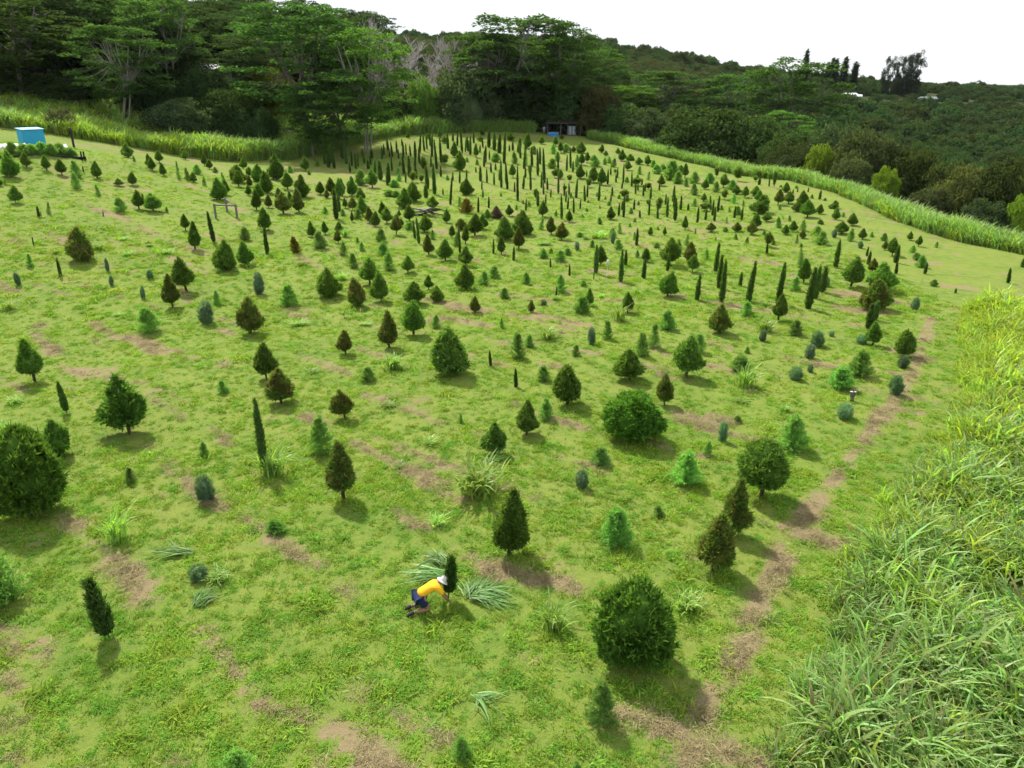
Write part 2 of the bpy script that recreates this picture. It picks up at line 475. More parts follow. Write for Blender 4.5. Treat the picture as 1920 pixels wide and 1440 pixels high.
F 1.30 87.39 0.49 0.31 22- 4 14
F 1.94 85.45 0.68 0.46 22- 5 14
F 0.50 83.41 0.67 0.35 22- 3 14
F 8.86 74.63 0.73 0.49 32- 11 12
F 8.26 82.13 0.46 0.34 22- 9 14
F 7.46 78.67 0.39 0.43 22- 8 14
F 9.89 83.97 0.43 0.25 22- 12 14
F 8.90 87.37 0.34 0.26 22- 10 14
F 11.17 85.84 0.53 0.51 22- 14 14
F 12.89 80.60 0.69 0.48 23f 1 11
F 14.52 85.68 0.53 0.36 23f 3 11
F 12.88 90.26 0.50 0.43 23r 1 11
F 11.18 89.51 0.35 0.27 22- 13 14
F 10.39 91.60 0.51 0.38 22- 11 14
F 13.51 87.95 0.89 0.68 23r 2 11
F 12.62 75.98 0.43 0.32 23f 2 11
F 11.73 73.38 0.42 0.31 33r 2 12
F 14.16 71.46 0.41 0.26 33r 4 12
F 12.69 63.88 0.51 0.55 33f 3 13
F 10.19 69.84 1.14 0.47 33r 1 12
F 9.34 68.18 0.94 0.66 32- 12 12
F 9.19 63.02 0.91 0.73 33f 1 13
F 7.01 63.56 0.74 0.47 32- 10 12
F 6.36 68.59 0.45 0.67 32- 9 12
F 2.59 60.37 0.70 0.59 32- 4 12
F 3.30 61.39 0.50 0.38 32- 6 12
F 11.22 66.94 0.79 0.33 33r 3 12
F 15.39 101.14 0.78 0.60 13- 1 11
F 7.11 90.64 0.72 0.43 22- 7 14
L 2.88 89.64 1.25 0.48 22- 1 3
L 2.50 106.22 1.56 0.44 12- 5 8
L 6.35 105.75 1.08 0.62 12- 7 8
L 6.68 95.51 0.66 0.45 22- 2 3
L 7.82 102.02 0.81 0.54 12- 8 8
L 9.95 97.79 1.01 0.58 22- 3 3
L 13.62 90.20 0.94 0.86 23- 1 8
L 16.28 98.39 0.90 1.05 23- 2 8
L 17.34 95.74 0.77 0.57 23- 3 8
L 14.74 108.23 0.49 0.38 13- 1 6
L 15.91 80.74 1.51 0.58 23- 5 8
L 15.69 85.64 0.60 0.41 23- 4 8
L 5.98 105.80 1.08 0.75 12- 6 8
J 9.03 65.42 1.00 0.36 32- 2 2
J 5.57 62.47 0.70 0.38 32- 1 2
G 8.14 67.78 0.75 1.07 32- 5 5
G 7.65 67.78 0.52 0.74 32- 4 5
G 2.61 64.93 0.30 0.87 32- 1 5
G 3.15 64.77 0.27 0.71 32- 2 5
G 6.79 67.37 0.45 0.57 32- 3 5
S 15.51 75.60 0.35 0.20 23- 1 2
S 13.80 67.47 0.27 0.20 33- 1 1
S 3.06 103.92 0.34 0.29 12- 3 3
S 3.16 98.96 0.44 0.28 22- 5 5
S 19.01 89.28 0.40 0.25 23- 2 2
C 23.84 104.12 1.99 0.86 13- 8 8
C 24.27 94.71 1.18 0.90 23r 2 8
C 26.81 95.43 1.62 1.24 23r 3 8
C 27.27 91.21 1.03 1.08 23r 4 8
C 27.72 89.00 1.32 0.85 23r 5 8
C 29.11 89.65 1.12 1.17 23r 6 8
C 28.46 86.24 1.38 0.92 23r 7 8
C 26.70 79.58 1.82 1.81 23f 2 8
C 33.19 90.90 1.13 0.97 23r 8 8
C 31.23 84.23 1.35 1.10 23f 4 8
C 32.42 83.37 1.53 1.09 23f 6 8
C 30.57 79.68 1.10 0.95 23f 5 8
C 30.40 76.24 1.67 1.37 23f 7 8
C 32.34 78.11 1.04 0.70 23f 8 8
C 35.10 80.91 0.83 0.97 24- 1 2
C 32.75 74.83 1.26 0.81 24- 2 2
C 33.16 72.00 1.17 0.95 34- 2 6
C 30.74 68.45 1.12 1.16 34- 1 6
C 26.66 69.77 1.02 0.76 33- 9 9
C 25.45 68.45 0.93 0.66 33- 8 9
C 25.82 75.03 0.87 0.86 23f 3 8
C 23.55 71.16 1.50 1.03 33- 7 9
C 16.86 71.75 1.35 0.61 33- 5 9
C 22.47 87.54 0.90 0.68 23f 1 8
B 29.83 83.62 1.73 0.95 23- 1 1
B 26.46 66.80 0.79 0.57 33- 5 5
B 22.38 68.53 1.17 0.95 33- 4 5
B 21.44 70.07 0.90 0.89 33- 3 5
B 19.09 70.49 0.86 0.85 33- 2 5
F 23.99 99.42 1.53 1.23 13- 10 11
F 22.40 96.93 1.19 0.69 23r 3 11
F 22.24 91.64 1.54 0.87 23r 4 11
F 25.96 99.10 1.42 1.29 13- 11 11
F 25.19 92.78 1.35 0.88 23r 5 11
F 27.54 94.00 1.25 1.11 23r 6 11
F 25.72 86.67 1.18 0.62 23r 7 11
F 29.63 87.39 0.58 0.62 23r 8 11
F 30.26 65.44 1.22 0.64 34- 3 9
F 28.48 68.59 0.85 0.83 33r 12 12
F 27.18 64.17 1.25 0.98 34- 2 9
F 30.52 73.02 0.49 0.53 34- 1 9
F 25.18 64.67 0.92 0.28 33f 10 13
F 25.98 71.76 1.16 0.56 33r 10 12
F 27.77 70.28 1.14 0.59 33r 11 12
F 28.11 74.92 0.65 0.36 23f 11 11
F 23.07 64.47 0.52 0.35 33f 9 13
F 23.40 68.24 0.47 0.37 33r 9 12
F 20.43 66.91 0.62 0.32 33r 8 12
F 20.84 65.00 0.68 0.36 33f 8 13
F 20.37 70.17 0.48 0.47 33r 7 12
F 18.35 66.09 0.46 0.24 33r 6 12
F 17.39 69.76 0.57 0.25 33r 5 12
F 15.44 64.54 1.06 0.47 33f 5 13
F 16.26 60.68 0.57 0.37 33f 6 13
F 20.80 85.00 0.96 0.61 23f 4 11
F 24.06 79.00 0.98 0.85 23f 8 11
F 23.29 82.69 0.66 0.40 23f 5 11
F 26.24 84.53 0.77 0.35 23f 9 11
F 23.74 81.10 0.60 0.34 23f 7 11
F 21.59 74.37 0.73 0.31 23f 6 11
F 24.22 60.95 0.58 0.30 33f 13 13
F 25.06 63.26 0.37 0.27 33f 12 13
F 29.20 81.10 0.65 0.39 23f 10 11
F 34.09 76.34 0.52 0.37 24- 2 2
F 35.71 85.23 0.33 0.36 24- 1 2
F 34.73 86.67 0.49 0.36 23r 11 11
F 35.32 93.27 0.41 0.44 23r 10 11
F 33.58 94.00 0.31 0.39 23r 9 11
J 29.48 67.16 0.74 0.41 34- 1 2
L 25.20 88.64 1.13 0.63 23- 7 8
L 21.34 82.19 0.77 0.89 23- 6 8
L 32.63 93.48 1.82 0.44 23- 8 8
L 29.94 99.98 1.70 0.94 13- 3 6
L 34.21 104.92 0.95 0.74 13- 5 6
L 32.08 99.47 0.68 0.47 13- 4 6
L 22.39 63.81 1.16 0.58 33- 1 1
L 33.89 101.29 0.92 0.48 13- 6 6
L 28.24 104.31 1.30 0.49 13- 2 6
K 22.12 82.75 1.55 0.20 23m 11 12
K 21.45 79.33 1.58 0.21 23f 9 12
K 22.59 81.53 1.72 0.24 23m 12 12
K 20.65 75.45 1.47 0.20 23f 10 12
K 18.80 74.88 1.59 0.20 23f 7 12
K 19.95 76.28 1.17 0.20 23f 8 12
K 19.49 82.25 0.77 0.20 23m 10 12
K 23.26 77.47 1.19 0.20 23f 11 12
K 23.61 76.11 1.39 0.18 23f 12 12
K 35.42 86.06 1.00 0.23 24- 1 1
K 32.40 94.83 1.09 0.16 23r 9 12
K 21.22 60.51 1.04 0.16 33- 5 5
K 31.64 96.35 0.88 0.27 23r 8 12
K 33.61 89.65 0.52 0.15 23r 10 12
K 34.52 90.71 0.42 0.13 23r 11 12
K 35.77 90.62 0.52 0.13 23r 12 12
C 31.63 66.13 1.02 0.60 34- 3 6
C 35.79 65.86 0.78 0.52 34- 5 6
C 35.27 63.34 0.95 0.50 34- 6 6
C 31.23 59.66 1.51 0.80 34- 4 6
B 31.55 61.59 0.74 0.53 34- 2 2
F 33.21 65.39 0.71 0.56 34- 5 9
F 33.60 61.11 0.67 0.49 34- 6 9
F 36.78 63.27 0.56 0.31 34- 9 9
F 32.80 66.86 0.50 0.36 34- 4 9
J 29.76 62.30 0.58 0.38 34- 2 2
S 35.19 73.06 0.29 0.21 24- 1 2
S 35.03 70.39 0.20 0.17 34- 1 1
S 36.47 74.20 0.21 0.14 24- 2 2
B -31.71 53.40 2.38 1.92 = brown-topped broad cypress standing alone on the open mown slope
B -21.35 44.44 2.18 1.02 40- 1 1
B -14.98 39.94 2.10 1.41 41- 1 2
C -21.04 53.13 2.11 1.62 31- 1 9
C -20.15 54.75 1.83 1.11 31- 2 9
C -21.79 47.73 2.38 1.21 40- 1 1
C -22.99 32.71 2.20 1.08 50- 1 1
C -15.73 27.05 2.53 1.64 = dark heavy-headed cypress on a short trunk with a round shadow, nearest its edge
F -34.27 51.32 1.01 0.49 30- 1 1
F -18.94 45.39 1.00 0.53 41- 1 2
F -20.85 40.10 1.57 1.17 40- 1 1
F -13.40 31.41 0.67 0.47 51- 1 2
J -32.97 47.84 0.83 0.32 40- 1 4
J -28.87 51.46 0.89 0.23 30- 1 1
J -27.12 48.45 0.67 0.25 40- 2 4
J -25.28 50.17 0.63 0.39 40- 4 4
J -23.95 46.12 0.77 0.26 40- 3 4
J -18.21 41.69 1.27 0.76 = blue oval juniper on the left slope beside a dark trunked cypress
K -31.47 50.11 1.27 0.17 30- 1 1
K -19.29 28.91 1.43 0.23 50- 1 1
G -22.38 30.19 0.30 0.60 50- 2 2
G -30.98 43.57 0.60 0.74 40- 1 2
G -34.25 54.70 0.41 0.60 30- 1 6
G -31.83 56.08 0.61 0.82 30- 2 6
G -29.20 55.20 0.35 0.71 30- 4 6
G -26.84 56.36 0.41 0.83 30- 6 6
G -31.43 59.09 0.28 0.65 30- 3 6
G -28.81 57.95 0.17 0.53 30- 5 6
G -23.95 42.77 0.15 0.49 40- 2 2
S -21.31 35.25 0.26 0.27 50- 1 1
S -23.22 38.77 0.24 0.30 40- 1 1
J -16.93 47.69 1.39 0.63 41- 1 1
F -14.27 45.34 1.46 1.07 41- 2 2
F -12.08 55.17 1.22 0.71 31- 4 11
F -10.42 59.09 1.13 0.87 31- 9 11
F -9.30 54.66 1.50 0.86 31- 10 11
F -2.04 50.88 1.04 0.76 42- 2 11
F -1.28 52.83 0.97 0.86 42- 3 11
F -0.49 47.27 0.76 0.60 42- 5 11
F -4.48 41.19 0.84 0.53 42- 1 11
F -0.62 40.93 0.66 0.31 42- 4 11
F -6.93 32.66 0.76 0.67 51- 2 2
C -12.18 47.21 1.83 1.58 41- 1 3
C -9.99 50.28 1.99 1.27 41- 2 3
C -8.63 46.59 2.04 1.12 41- 3 3
C -7.78 53.80 1.28 0.88 31- 9 9
C -3.60 56.46 1.48 1.04 32- 5 11
C -3.20 49.58 1.69 1.20 42- 5 6
C -6.27 45.89 1.45 1.31 42- 2 6
C -5.80 49.64 1.02 0.56 42- 3 6
C -4.95 46.54 1.04 0.88 42- 4 6
C -5.59 39.71 2.06 1.18 42- 1 6
C -2.98 33.50 2.47 1.70 = large dark pyramid cypress with a ragged foot, biggest in the middle field
C -11.87 32.97 1.82 1.03 51- 1 1
B -9.85 45.20 1.82 1.21 41- 2 2
B -2.34 44.18 1.05 0.67 42- 1 2
B -6.65 37.46 2.05 0.88 51- 2 2
B -8.80 36.53 1.36 0.81 51- 1 2
B -10.32 29.99 1.61 1.26 = squat rusty brown cypress like a mushroom cap on a thin trunk
B -7.13 28.33 1.30 0.89 = small brown and green round-headed cypress in front of the bright feathery bush
G -5.98 34.44 0.80 0.94 51- 3 4
G -16.00 55.04 0.40 0.81 31- 1 2
G -12.26 51.70 0.56 0.87 41- 2 3
G -14.88 65.42 0.90 0.71 31- 2 2
G -12.58 41.27 0.27 0.87 41- 1 3
G -8.66 41.30 0.15 0.63 41- 3 3
G -9.90 34.02 0.15 0.53 51- 1 4
G -5.43 29.64 0.23 0.59 51- 2 4
G -5.53 34.16 0.27 0.40 51- 4 4
K -1.08 34.78 0.82 0.12 52- 1 2
S -11.82 57.31 0.35 0.30 31- 1 1
S -6.36 54.53 0.34 0.20 32- 1 2
S -4.35 53.26 0.38 0.24 32- 2 2
S -7.86 51.50 0.28 0.19 41- 1 1
K 0.13 58.58 1.14 0.17 32- 5 8
K 3.00 56.35 0.73 0.12 32- 6 8
K 4.28 53.59 0.91 0.12 32- 7 8
K 6.30 54.23 2.12 0.28 32- 8 8
K 7.86 51.83 2.28 0.27 43- 1 11
K 8.96 57.08 1.22 0.21 33- 1 5
K 9.70 53.01 1.44 0.26 43- 2 11
K 11.92 55.29 1.24 0.20 33- 3 5
K 15.48 54.82 2.13 0.28 33- 4 5
K 14.50 50.10 2.26 0.28 43- 4 11
K 13.70 46.37 2.86 0.30 43- 5 11
K 16.21 50.82 1.01 0.19 43- 6 11
K 15.54 46.67 2.75 0.30 43- 7 11
K 12.20 46.86 1.70 0.26 43- 3 11
K 2.92 47.32 0.82 0.11 42- 1 1
K 0.19 31.92 0.91 0.15 52- 2 2
F 2.58 59.63 0.77 0.75 32- 5 12
F 3.86 58.21 0.96 0.86 32- 7 12
F 4.64 60.91 0.63 0.63 32- 8 12
F 14.18 61.90 1.20 0.57 33f 4 13
F 15.83 58.89 0.89 0.39 33f 7 13
F 14.42 43.22 0.98 0.72 43- 2 4
F 3.45 49.20 1.38 0.72 42- 8 11
F 1.00 51.16 0.91 0.61 42- 6 11
F 4.32 43.94 1.10 0.93 42- 9 11
F 9.04 40.83 1.23 0.87 43- 1 4
F 5.35 39.00 1.18 0.57 42- 11 11
F 7.65 37.41 1.50 0.63 53- 2 6
F 6.82 36.14 1.37 0.73 53- 1 6
F 0.95 37.74 0.74 0.49 42- 7 11
F 0.31 35.85 1.44 0.73 52- 2 5
F 3.37 36.25 0.65 0.42 52- 5 5
F 1.54 32.76 0.81 0.61 52- 3 5
F 9.88 36.76 1.10 0.75 53- 3 6
F 1.46 28.14 1.02 0.59 52- 4 5
F 11.29 33.80 0.86 0.89 53- 5 6
F 12.54 36.76 0.38 0.28 53- 6 6
F 5.06 50.67 0.44 0.45 42- 10 11
F 10.35 59.92 0.69 0.40 33f 2 13
C 7.01 57.08 1.61 0.88 32- 11 11
C 10.77 58.47 1.16 0.73 33- 1 9
C 12.43 57.06 2.16 1.39 33- 4 9
C 13.76 54.85 1.35 0.86 33- 6 9
C 10.46 47.85 1.64 1.22 43- 2 4
C 5.00 45.74 1.17 0.55 42- 6 6
C 7.24 44.24 1.34 0.75 43- 1 4
C 5.67 32.83 1.56 1.32 = wide pyramid cypress directly behind the broad dome-shaped cypress
C 8.48 33.17 2.01 1.35 = full dark teardrop cypress with a paler feathery conifer leaning behind it
C 2.45 29.71 1.95 1.17 = dark teardrop cypress on a bare trunk in front of the broad dome cypress row
C 0.60 26.81 1.51 0.82 52- 1 1
B 14.26 57.97 1.57 1.05 33- 1 5
B 11.89 39.95 1.64 1.16 43- 1 1
B 1.21 44.06 0.84 0.43 42- 2 2
B 6.77 29.84 1.51 0.80 53- 1 1
J 2.05 45.72 0.37 0.34 42- 1 2
J 4.36 37.96 0.91 0.38 42- 2 2
J 13.88 38.52 0.62 0.33 43- 1 2
G 6.47 42.54 1.08 0.81 43- 1 4
G 1.98 38.99 0.68 0.86 42- 1 3
G 10.98 31.96 1.03 0.98 = bright clump of long grass growing out of a pale feathery bush
G 14.60 40.44 0.79 0.85 43- 4 4
G 8.59 48.54 0.33 0.45 43- 2 4
G 2.87 47.00 0.40 0.57 42- 2 3
G 6.00 47.68 0.33 0.40 42- 3 3
G 10.17 45.29 0.15 0.34 43- 3 4
G 10.27 30.06 0.15 0.54 53- 1 3
R 4.83 26.49 1.98 2.40 = broad round dark green cypress shaped like a dome in the middle of the field
K 17.29 46.01 2.24 0.31 43- 8 11
K 19.36 51.32 1.50 0.27 43- 9 11
K 18.83 44.92 2.62 0.39 43- 10 11
K 20.15 47.25 2.16 0.32 43- 11 11
K 21.11 48.57 1.75 0.36 44- 1 5
K 25.01 55.80 2.11 0.29 34- 1 7
K 27.97 56.78 1.00 0.21 34- 3 7
K 29.17 59.71 0.71 0.15 34- 2 7
K 30.41 57.38 1.32 0.30 34- 4 7
K 28.73 53.81 0.86 0.18 34- 5 7
K 30.86 53.78 0.76 0.18 34- 6 7
K 35.58 51.36 1.07 0.19 44- 5 5
K 39.60 56.02 0.73 0.23 34- 7 7
K 30.16 48.44 0.33 0.11 44- 4 5
K 20.76 40.65 1.44 0.34 44- 2 5
K 21.86 42.47 1.16 0.35 44- 3 5
C 16.07 42.39 1.66 0.81 43- 3 4
C 20.99 51.47 1.80 0.91 43- 4 4
C 23.76 50.10 2.17 1.33 44- 1 3
C 25.39 49.18 1.89 1.79 44- 3 3
C 19.70 37.82 1.40 0.80 44- 2 3
C 20.42 35.89 1.51 1.01 54- 1 1
B 27.05 54.05 1.09 0.65 34- 1 2
B 22.97 44.72 1.83 1.62 44- 1 1
F 19.55 49.30 1.06 0.69 43- 3 4
F 22.53 56.36 1.31 0.57 33f 11 13
F 31.74 56.06 0.98 0.78 34- 8 9
F 32.55 58.27 0.60 0.60 34- 7 9
F 29.69 50.36 0.48 0.47 44- 1 1
F 16.15 39.69 0.94 0.74 43- 4 4
F 16.95 33.15 1.34 1.01 54- 2 2
F 15.34 31.70 1.11 1.06 54- 1 2
F 10.93 25.53 1.49 1.07 = dark feathery conifer right behind the round-headed trunked cypress by the track
J 22.07 50.32 0.72 0.47 44- 1 4
J 25.37 44.53 0.78 0.42 44- 4 4
J 16.60 37.72 0.80 0.60 43- 2 2
J 18.05 39.33 0.33 0.26 44- 2 4
J 15.41 35.71 0.71 0.44 53- 3 4
J 13.67 32.80 0.61 0.53 53- 2 4
J 14.79 33.88 0.39 0.24 53- 4 4
J 19.18 38.04 0.48 0.51 44- 3 4
J 19.57 34.32 0.62 0.44 54- 2 2
J 17.54 30.88 0.91 0.53 54- 1 2
J 14.11 28.26 0.62 0.56 = round blue juniper ball just in front of the sawn stump
G 11.91 29.10 0.31 0.46 53- 2 3
G 14.26 34.35 0.23 0.40 53- 3 3
S 29.37 51.28 0.37 0.27 44- 2 2
S 27.52 49.49 0.36 0.20 44- 1 2
R -15.98 20.89 3.16 2.41 = huge dark bushy cypress cut off by the edge, long grass at its foot
C -17.42 24.97 1.50 1.05 60- 1 1
F -14.10 16.50 1.62 1.22 = bright green feathery conifer cut off by the edge, beside the nearest slope
F -11.82 24.97 0.64 0.37 60- 2 2
F -13.63 22.95 0.65 0.38 60- 1 2
J -10.42 21.68 0.92 0.52 = blue-green oval juniper with a white flowering grass tuft at its foot
J -9.00 17.38 0.45 0.46 60- 1 1
G -20.80 27.07 0.61 0.66 50- 1 2
G -12.32 19.32 0.99 0.71 60- 1 1
G -8.40 17.31 0.38 0.57 61- 1 3
K -9.01 23.53 2.87 0.25 = thin columnar cypress rising out of a clump of long arching grass
F -7.34 25.20 1.70 0.91 = bright green feathery conifer standing behind the slender brown-topped pyramid cypress
F -7.46 19.71 0.51 0.55 61- 2 2
F -2.17 28.07 0.46 0.20 52- 1 5
B -5.80 21.85 2.29 0.99 = slender brown-topped pyramid cypress on a short trunk ringed with bare soil
C -0.67 25.00 1.35 0.87 = small yellow-green tipped cypress just behind the big clump of long grass
C -0.08 18.42 2.32 1.04 = tall dark cypress standing straight behind the cut grass near the kneeling worker
G -8.77 23.53 1.17 0.97 61- 2 3
G -1.18 22.10 1.25 1.48 = big clump of long arching bright grass in the near field
G -2.38 20.10 0.39 0.48 62- 1 3
G -3.32 25.89 0.35 0.53 52- 1 1
G -0.70 24.46 0.28 0.60 62- 2 3
G -4.16 24.03 0.22 0.45 61- 3 3
F 3.29 24.23 0.76 0.68 62- 3 3
F 6.12 22.82 1.29 0.95 = dense feathery conifer with a side shoot behind the round-headed trunked cypress
F 7.43 24.86 0.68 0.33 63- 2 2
F 3.20 19.03 1.29 0.92 = soft feathery conifer, rows behind the large egg-shaped cypress
F 4.83 20.71 0.43 0.35 63- 1 2
F 9.50 28.00 0.32 0.31 53- 4 6
J 8.35 26.12 0.82 0.32 53- 1 4
J 2.47 22.54 0.66 0.40 62- 1 1
C 8.54 21.76 2.23 1.48 = round-headed green cypress on a clear straight trunk beside the dry track
B 6.94 19.47 2.02 0.79 = dark narrow cypress half hidden behind the bronze-tipped teardrop cypress
B 5.88 17.69 1.92 1.06 = bronze-tipped teardrop cypress standing in front of a darker narrow one
K -10.33 14.94 1.76 0.38 = short leaning columnar cypress alone on the nearest slope
F -5.60 10.88 0.63 0.60 61- 1 2
F -1.05 11.31 0.59 0.39 62- 1 3
S -0.22 13.51 0.31 0.16 62- 1 1
R 2.97 14.07 2.39 1.89 = large egg-shaped green cypress nearest the tall grass, beside the small feathery conifer
F 1.94 12.17 1.21 0.62 = small bluish feathery conifer in front of the large egg-shaped cypress
F 1.33 10.85 0.51 0.27 62- 2 3
G 1.04 15.21 0.81 0.69 62- 3 3
G 4.69 15.93 0.51 0.64 63- 1 1
F -53.64 82.21 1.22 1.15 10- 1 13
F -52.45 82.06 1.27 1.26 10- 2 13
F -51.93 82.83 1.07 1.27 10- 3 13
F -51.29 83.47 1.29 1.40 10- 4 13
F -50.65 84.13 1.25 1.29 10- 5 13
F -50.32 85.28 1.32 1.43 10- 6 13
F -49.75 86.01 0.94 1.08 10- 7 13
F -49.21 85.95 0.73 0.60 10- 8 13
"""
FOREST = """
A -80.6 129.0 15.90 21.89 = dark layered umbrella tree filling the top corner above the pale grass bank
A -62.3 124.0 13.73 14.90 = umbrella tree with a bent pale trunk standing at the edge of the grass bank
A -83.4 149.0 17.19 23.11 = tall umbrella tree behind the bent pale trunk, its top out of the picture
A -60.5 139.0 17.51 14.22 = tall thin-stemmed umbrella tree crossing the top edge beside the white house roof
A -67.9 186.0 12.51 18.70 = open umbrella tree with many thin pale stems behind the white roof
A -77.0 166.0 17.04 23.44 = umbrella tree crown showing between two taller ones along the top edge
A -51.3 161.0 13.69 12.02 = narrow umbrella tree between the white roof and the great spreading tree
A -33.4 127.0 21.21 20.74 = great spreading umbrella tree with bright layered crown touching the top edge
A -23.3 124.0 18.15 14.70 = bright-topped umbrella tree leaning over the shaded grass bank
A -27.1 121.0 12.75 12.68 = low umbrella tree on a thick double trunk at the shaded grass bank
A -30.6 118.0 11.52 7.44 = small thin umbrella tree with dark trunk beside the thick double trunk
A 2.8 160.0 20.71 25.34 = tallest umbrella tree of the centre grove, crown against the white sky
A 9.5 157.0 20.04 14.08 = umbrella tree with a long pale trunk rising behind the dark shack
A -4.9 158.0 17.01 13.04 = umbrella tree on the near side of the centre grove by the bare trees
A 16.8 168.0 15.92 13.88 = lower umbrella tree at the outer edge of the centre grove
A 4.7 170.0 14.44 23.35 = shaded lower crown inside the centre grove
A 34.7 190.0 13.08 22.27 = wide flat umbrella tree on the valley side beyond the grass hedge
A 25.1 178.0 9.07 15.94 = bright green flat-topped umbrella tree next to the brown shrubs
A 54.2 188.0 17.02 19.61 = umbrella tree between the wide flat one and the white-limbed one
A 62.5 168.0 22.24 22.42 = umbrella tree with pale forking limbs standing above the dark valley woods
A 46.9 132.0 10.13 10.22 = slim bright-leaved tree with stacked layers at the dark wood edge
N -44.1 200.0 15.50 12.10 = leafless grey tree showing above the great spreading umbrella tree
N -35.5 195.0 15.96 11.84 = leafless grey tree with fine twigs on the hillside skyline
N -27.0 185.0 15.27 12.56 = bare grey-brown tree among the hillside thicket
N -14.0 178.0 18.01 9.72 = tall bare pale tree standing above the skyline by the centre grove
N -18.8 172.0 11.92 12.92 = bare silvery tree lower on the slope behind the hedge
N -24.8 165.0 11.11 9.02 = bare pale forked tree in front of the green thicket
N -15.4 154.0 9.98 11.65 = bare tree leaning over the green shrubs behind the hedge
N -10.1 185.0 15.64 10.09 = bare twiggy tree beside the centre grove
N -93.4 161.0 13.36 11.88 = leafless grey crown poking through the dark umbrella trees in the corner
N -63.7 153.0 12.39 7.26 = pale dead tree with crooked white limbs among thin stems
U -52.7 124.0 5.06 11.14 = grey-green bushy tree with a few orange flowers above the grass bank
U -46.3 129.0 6.58 10.70 = dark shrubby tree below the white house roof
U -42.3 127.0 4.76 7.92 = dark evergreen bush dropping to the grass bank
U -45.4 146.0 7.40 11.98 = yellow-topped bushy tree left of the great spreading tree
U -73.9 131.0 1.73 13.36 = dark bushy undergrowth tree behind the bent pale trunk
U -84.0 132.0 1.00 13.41 = dark bushy tree behind the blue shed at the corner
U -61.8 133.0 3.06 11.81 = dark bush in the shade between two umbrella trees
U -54.2 139.0 7.01 11.41 = dark bushy tree under the many thin pale stems
U -63.4 109.0 3.06 4.52 = low pale scrub bush standing on the grass bank
U -9.4 152.0 9.89 13.61 = wide grey-green dome tree beside the leaning bare tree
U -17.3 148.0 8.15 7.14 = small bright green tree with layered leaves behind the hedge
U -23.1 146.0 6.18 10.05 = dark shrub mass behind the shaded grass bank
U 0.0 162.0 8.39 20.05 = dark undergrowth tree inside the centre grove
U 10.9 158.0 9.43 14.17 = dark bush behind the shack
U 16.8 152.0 8.73 9.46 = rust-tinged bush beside the shack
U 21.0 148.0 6.47 11.29 = dark green bush at the hedge beyond the shack
U 25.2 142.0 6.32 9.87 = grey-green bush among dark shrubs beyond the hedge
U 33.1 128.0 7.66 17.02 = big dome-shaped dark tree behind the far hedge
U 38.8 124.0 7.54 12.20 = dark rounded tree joined to the big dome-shaped tree
U 29.5 134.0 5.05 8.41 = low dark shrub at the foot of the big dome-shaped tree
U 41.4 114.0 6.25 8.85 = dark shrub at the wood edge under the slim layered tree
U 46.0 108.0 7.91 9.19 = grey-green bushy tree behind the lime-leaved one
U 41.6 103.0 4.86 4.38 = lime-leaved tree with yellow shoots at the wood edge
U 46.6 100.0 7.53 9.25 = grey-brown bushy tree right of the lime-leaved tree
U 44.2 89.0 3.85 3.18 = lime green bush growing above the end of the hedge
U 51.3 97.0 6.35 7.63 = olive bushy tree above the middle of the hedge
U 53.2 92.0 5.56 7.27 = dark olive bush beside the orange-tinged tree
U 52.1 86.0 5.73 6.20 = orange-tinged olive tree above the hedge
U 54.7 84.0 7.22 7.30 = broad olive tree with pale dead twigs above the hedge
U 50.9 74.0 4.04 3.23 = bright lime bush at the very edge above the hedge
U 64.3 92.0 6.25 7.99 = dark bushy tree at the edge behind the bright lime bush
U 45.0 80.0 2.05 4.61 = grey-brown bush close behind the hedge
U 48.5 76.0 3.00 4.96 = twiggy grey-green bush close behind the hedge
U 42.6 95.0 3.87 5.40 = brown-green shrub close behind the hedge
P 158.4 430.0 18.55 2.62 = thin pine tip rising behind the umbrella tree with pale forking limbs
P 170.9 430.0 13.75 2.62 = shortest of three slim pines standing together on the far ridge
P 172.9 430.0 15.78 2.62 = middle one of three slim pines standing together on the far ridge
P 175.0 430.0 15.70 2.62 = last one of three slim pines standing together on the far ridge
P 178.9 428.0 17.00 3.19 = dark pine standing alone between two groups on the far ridge
P 184.8 428.0 15.14 3.19 = slim pine directly above the white-roofed ridge house
E 201.1 425.0 19.90 7.50 = tall dark pointed tree at the start of the ridge row of eucalyptus
E 208.0 428.0 18.05 7.55 = lower dark eucalyptus in the middle of the ridge row
E 211.7 426.0 20.38 9.83 = full dark eucalyptus in the ridge row against the sky
E 215.4 424.0 22.91 11.52 = tallest airy eucalyptus leaning out at the end of the ridge row
N -35.6 178.0 15.24 13.28 = leafless twiggy tree behind the bright-topped umbrella tree
N -31.2 188.0 16.15 14.00 = leafless grey tree highest on the bare skyline left of the centre grove
N -22.2 176.0 14.49 13.19 = leafless silvery tree standing below the skyline bare trees
N -11.5 168.0 13.68 11.50 = leafless pale tree close beside the wide grey-green dome tree
"""


_C = np.array(CTL)
_K = np.array(COEF)

def terrain(x, y):
    x = np.asarray(x, float); y = np.asarray(y, float)
    n = len(_C)
    o = _K[n] + _K[n + 1] * x + _K[n + 2] * y
    for i in range(n):
        o = o + _K[i] * np.hypot(x - _C[i, 0], y - _C[i, 1])
    o = o + 0.05 * np.sin(x * .55 + 1.3 * np.sin(y * .21)) * np.sin(y * .47 + .7) + 0.03 * np.sin(x * 1.3 + y * .9)
    return o

def tz(x, y):
    return float(terrain(x, y))

_H = np.array(HEDGE)
def hedge_y(x):
    return np.interp(x, _H[:, 0], _H[:, 1])

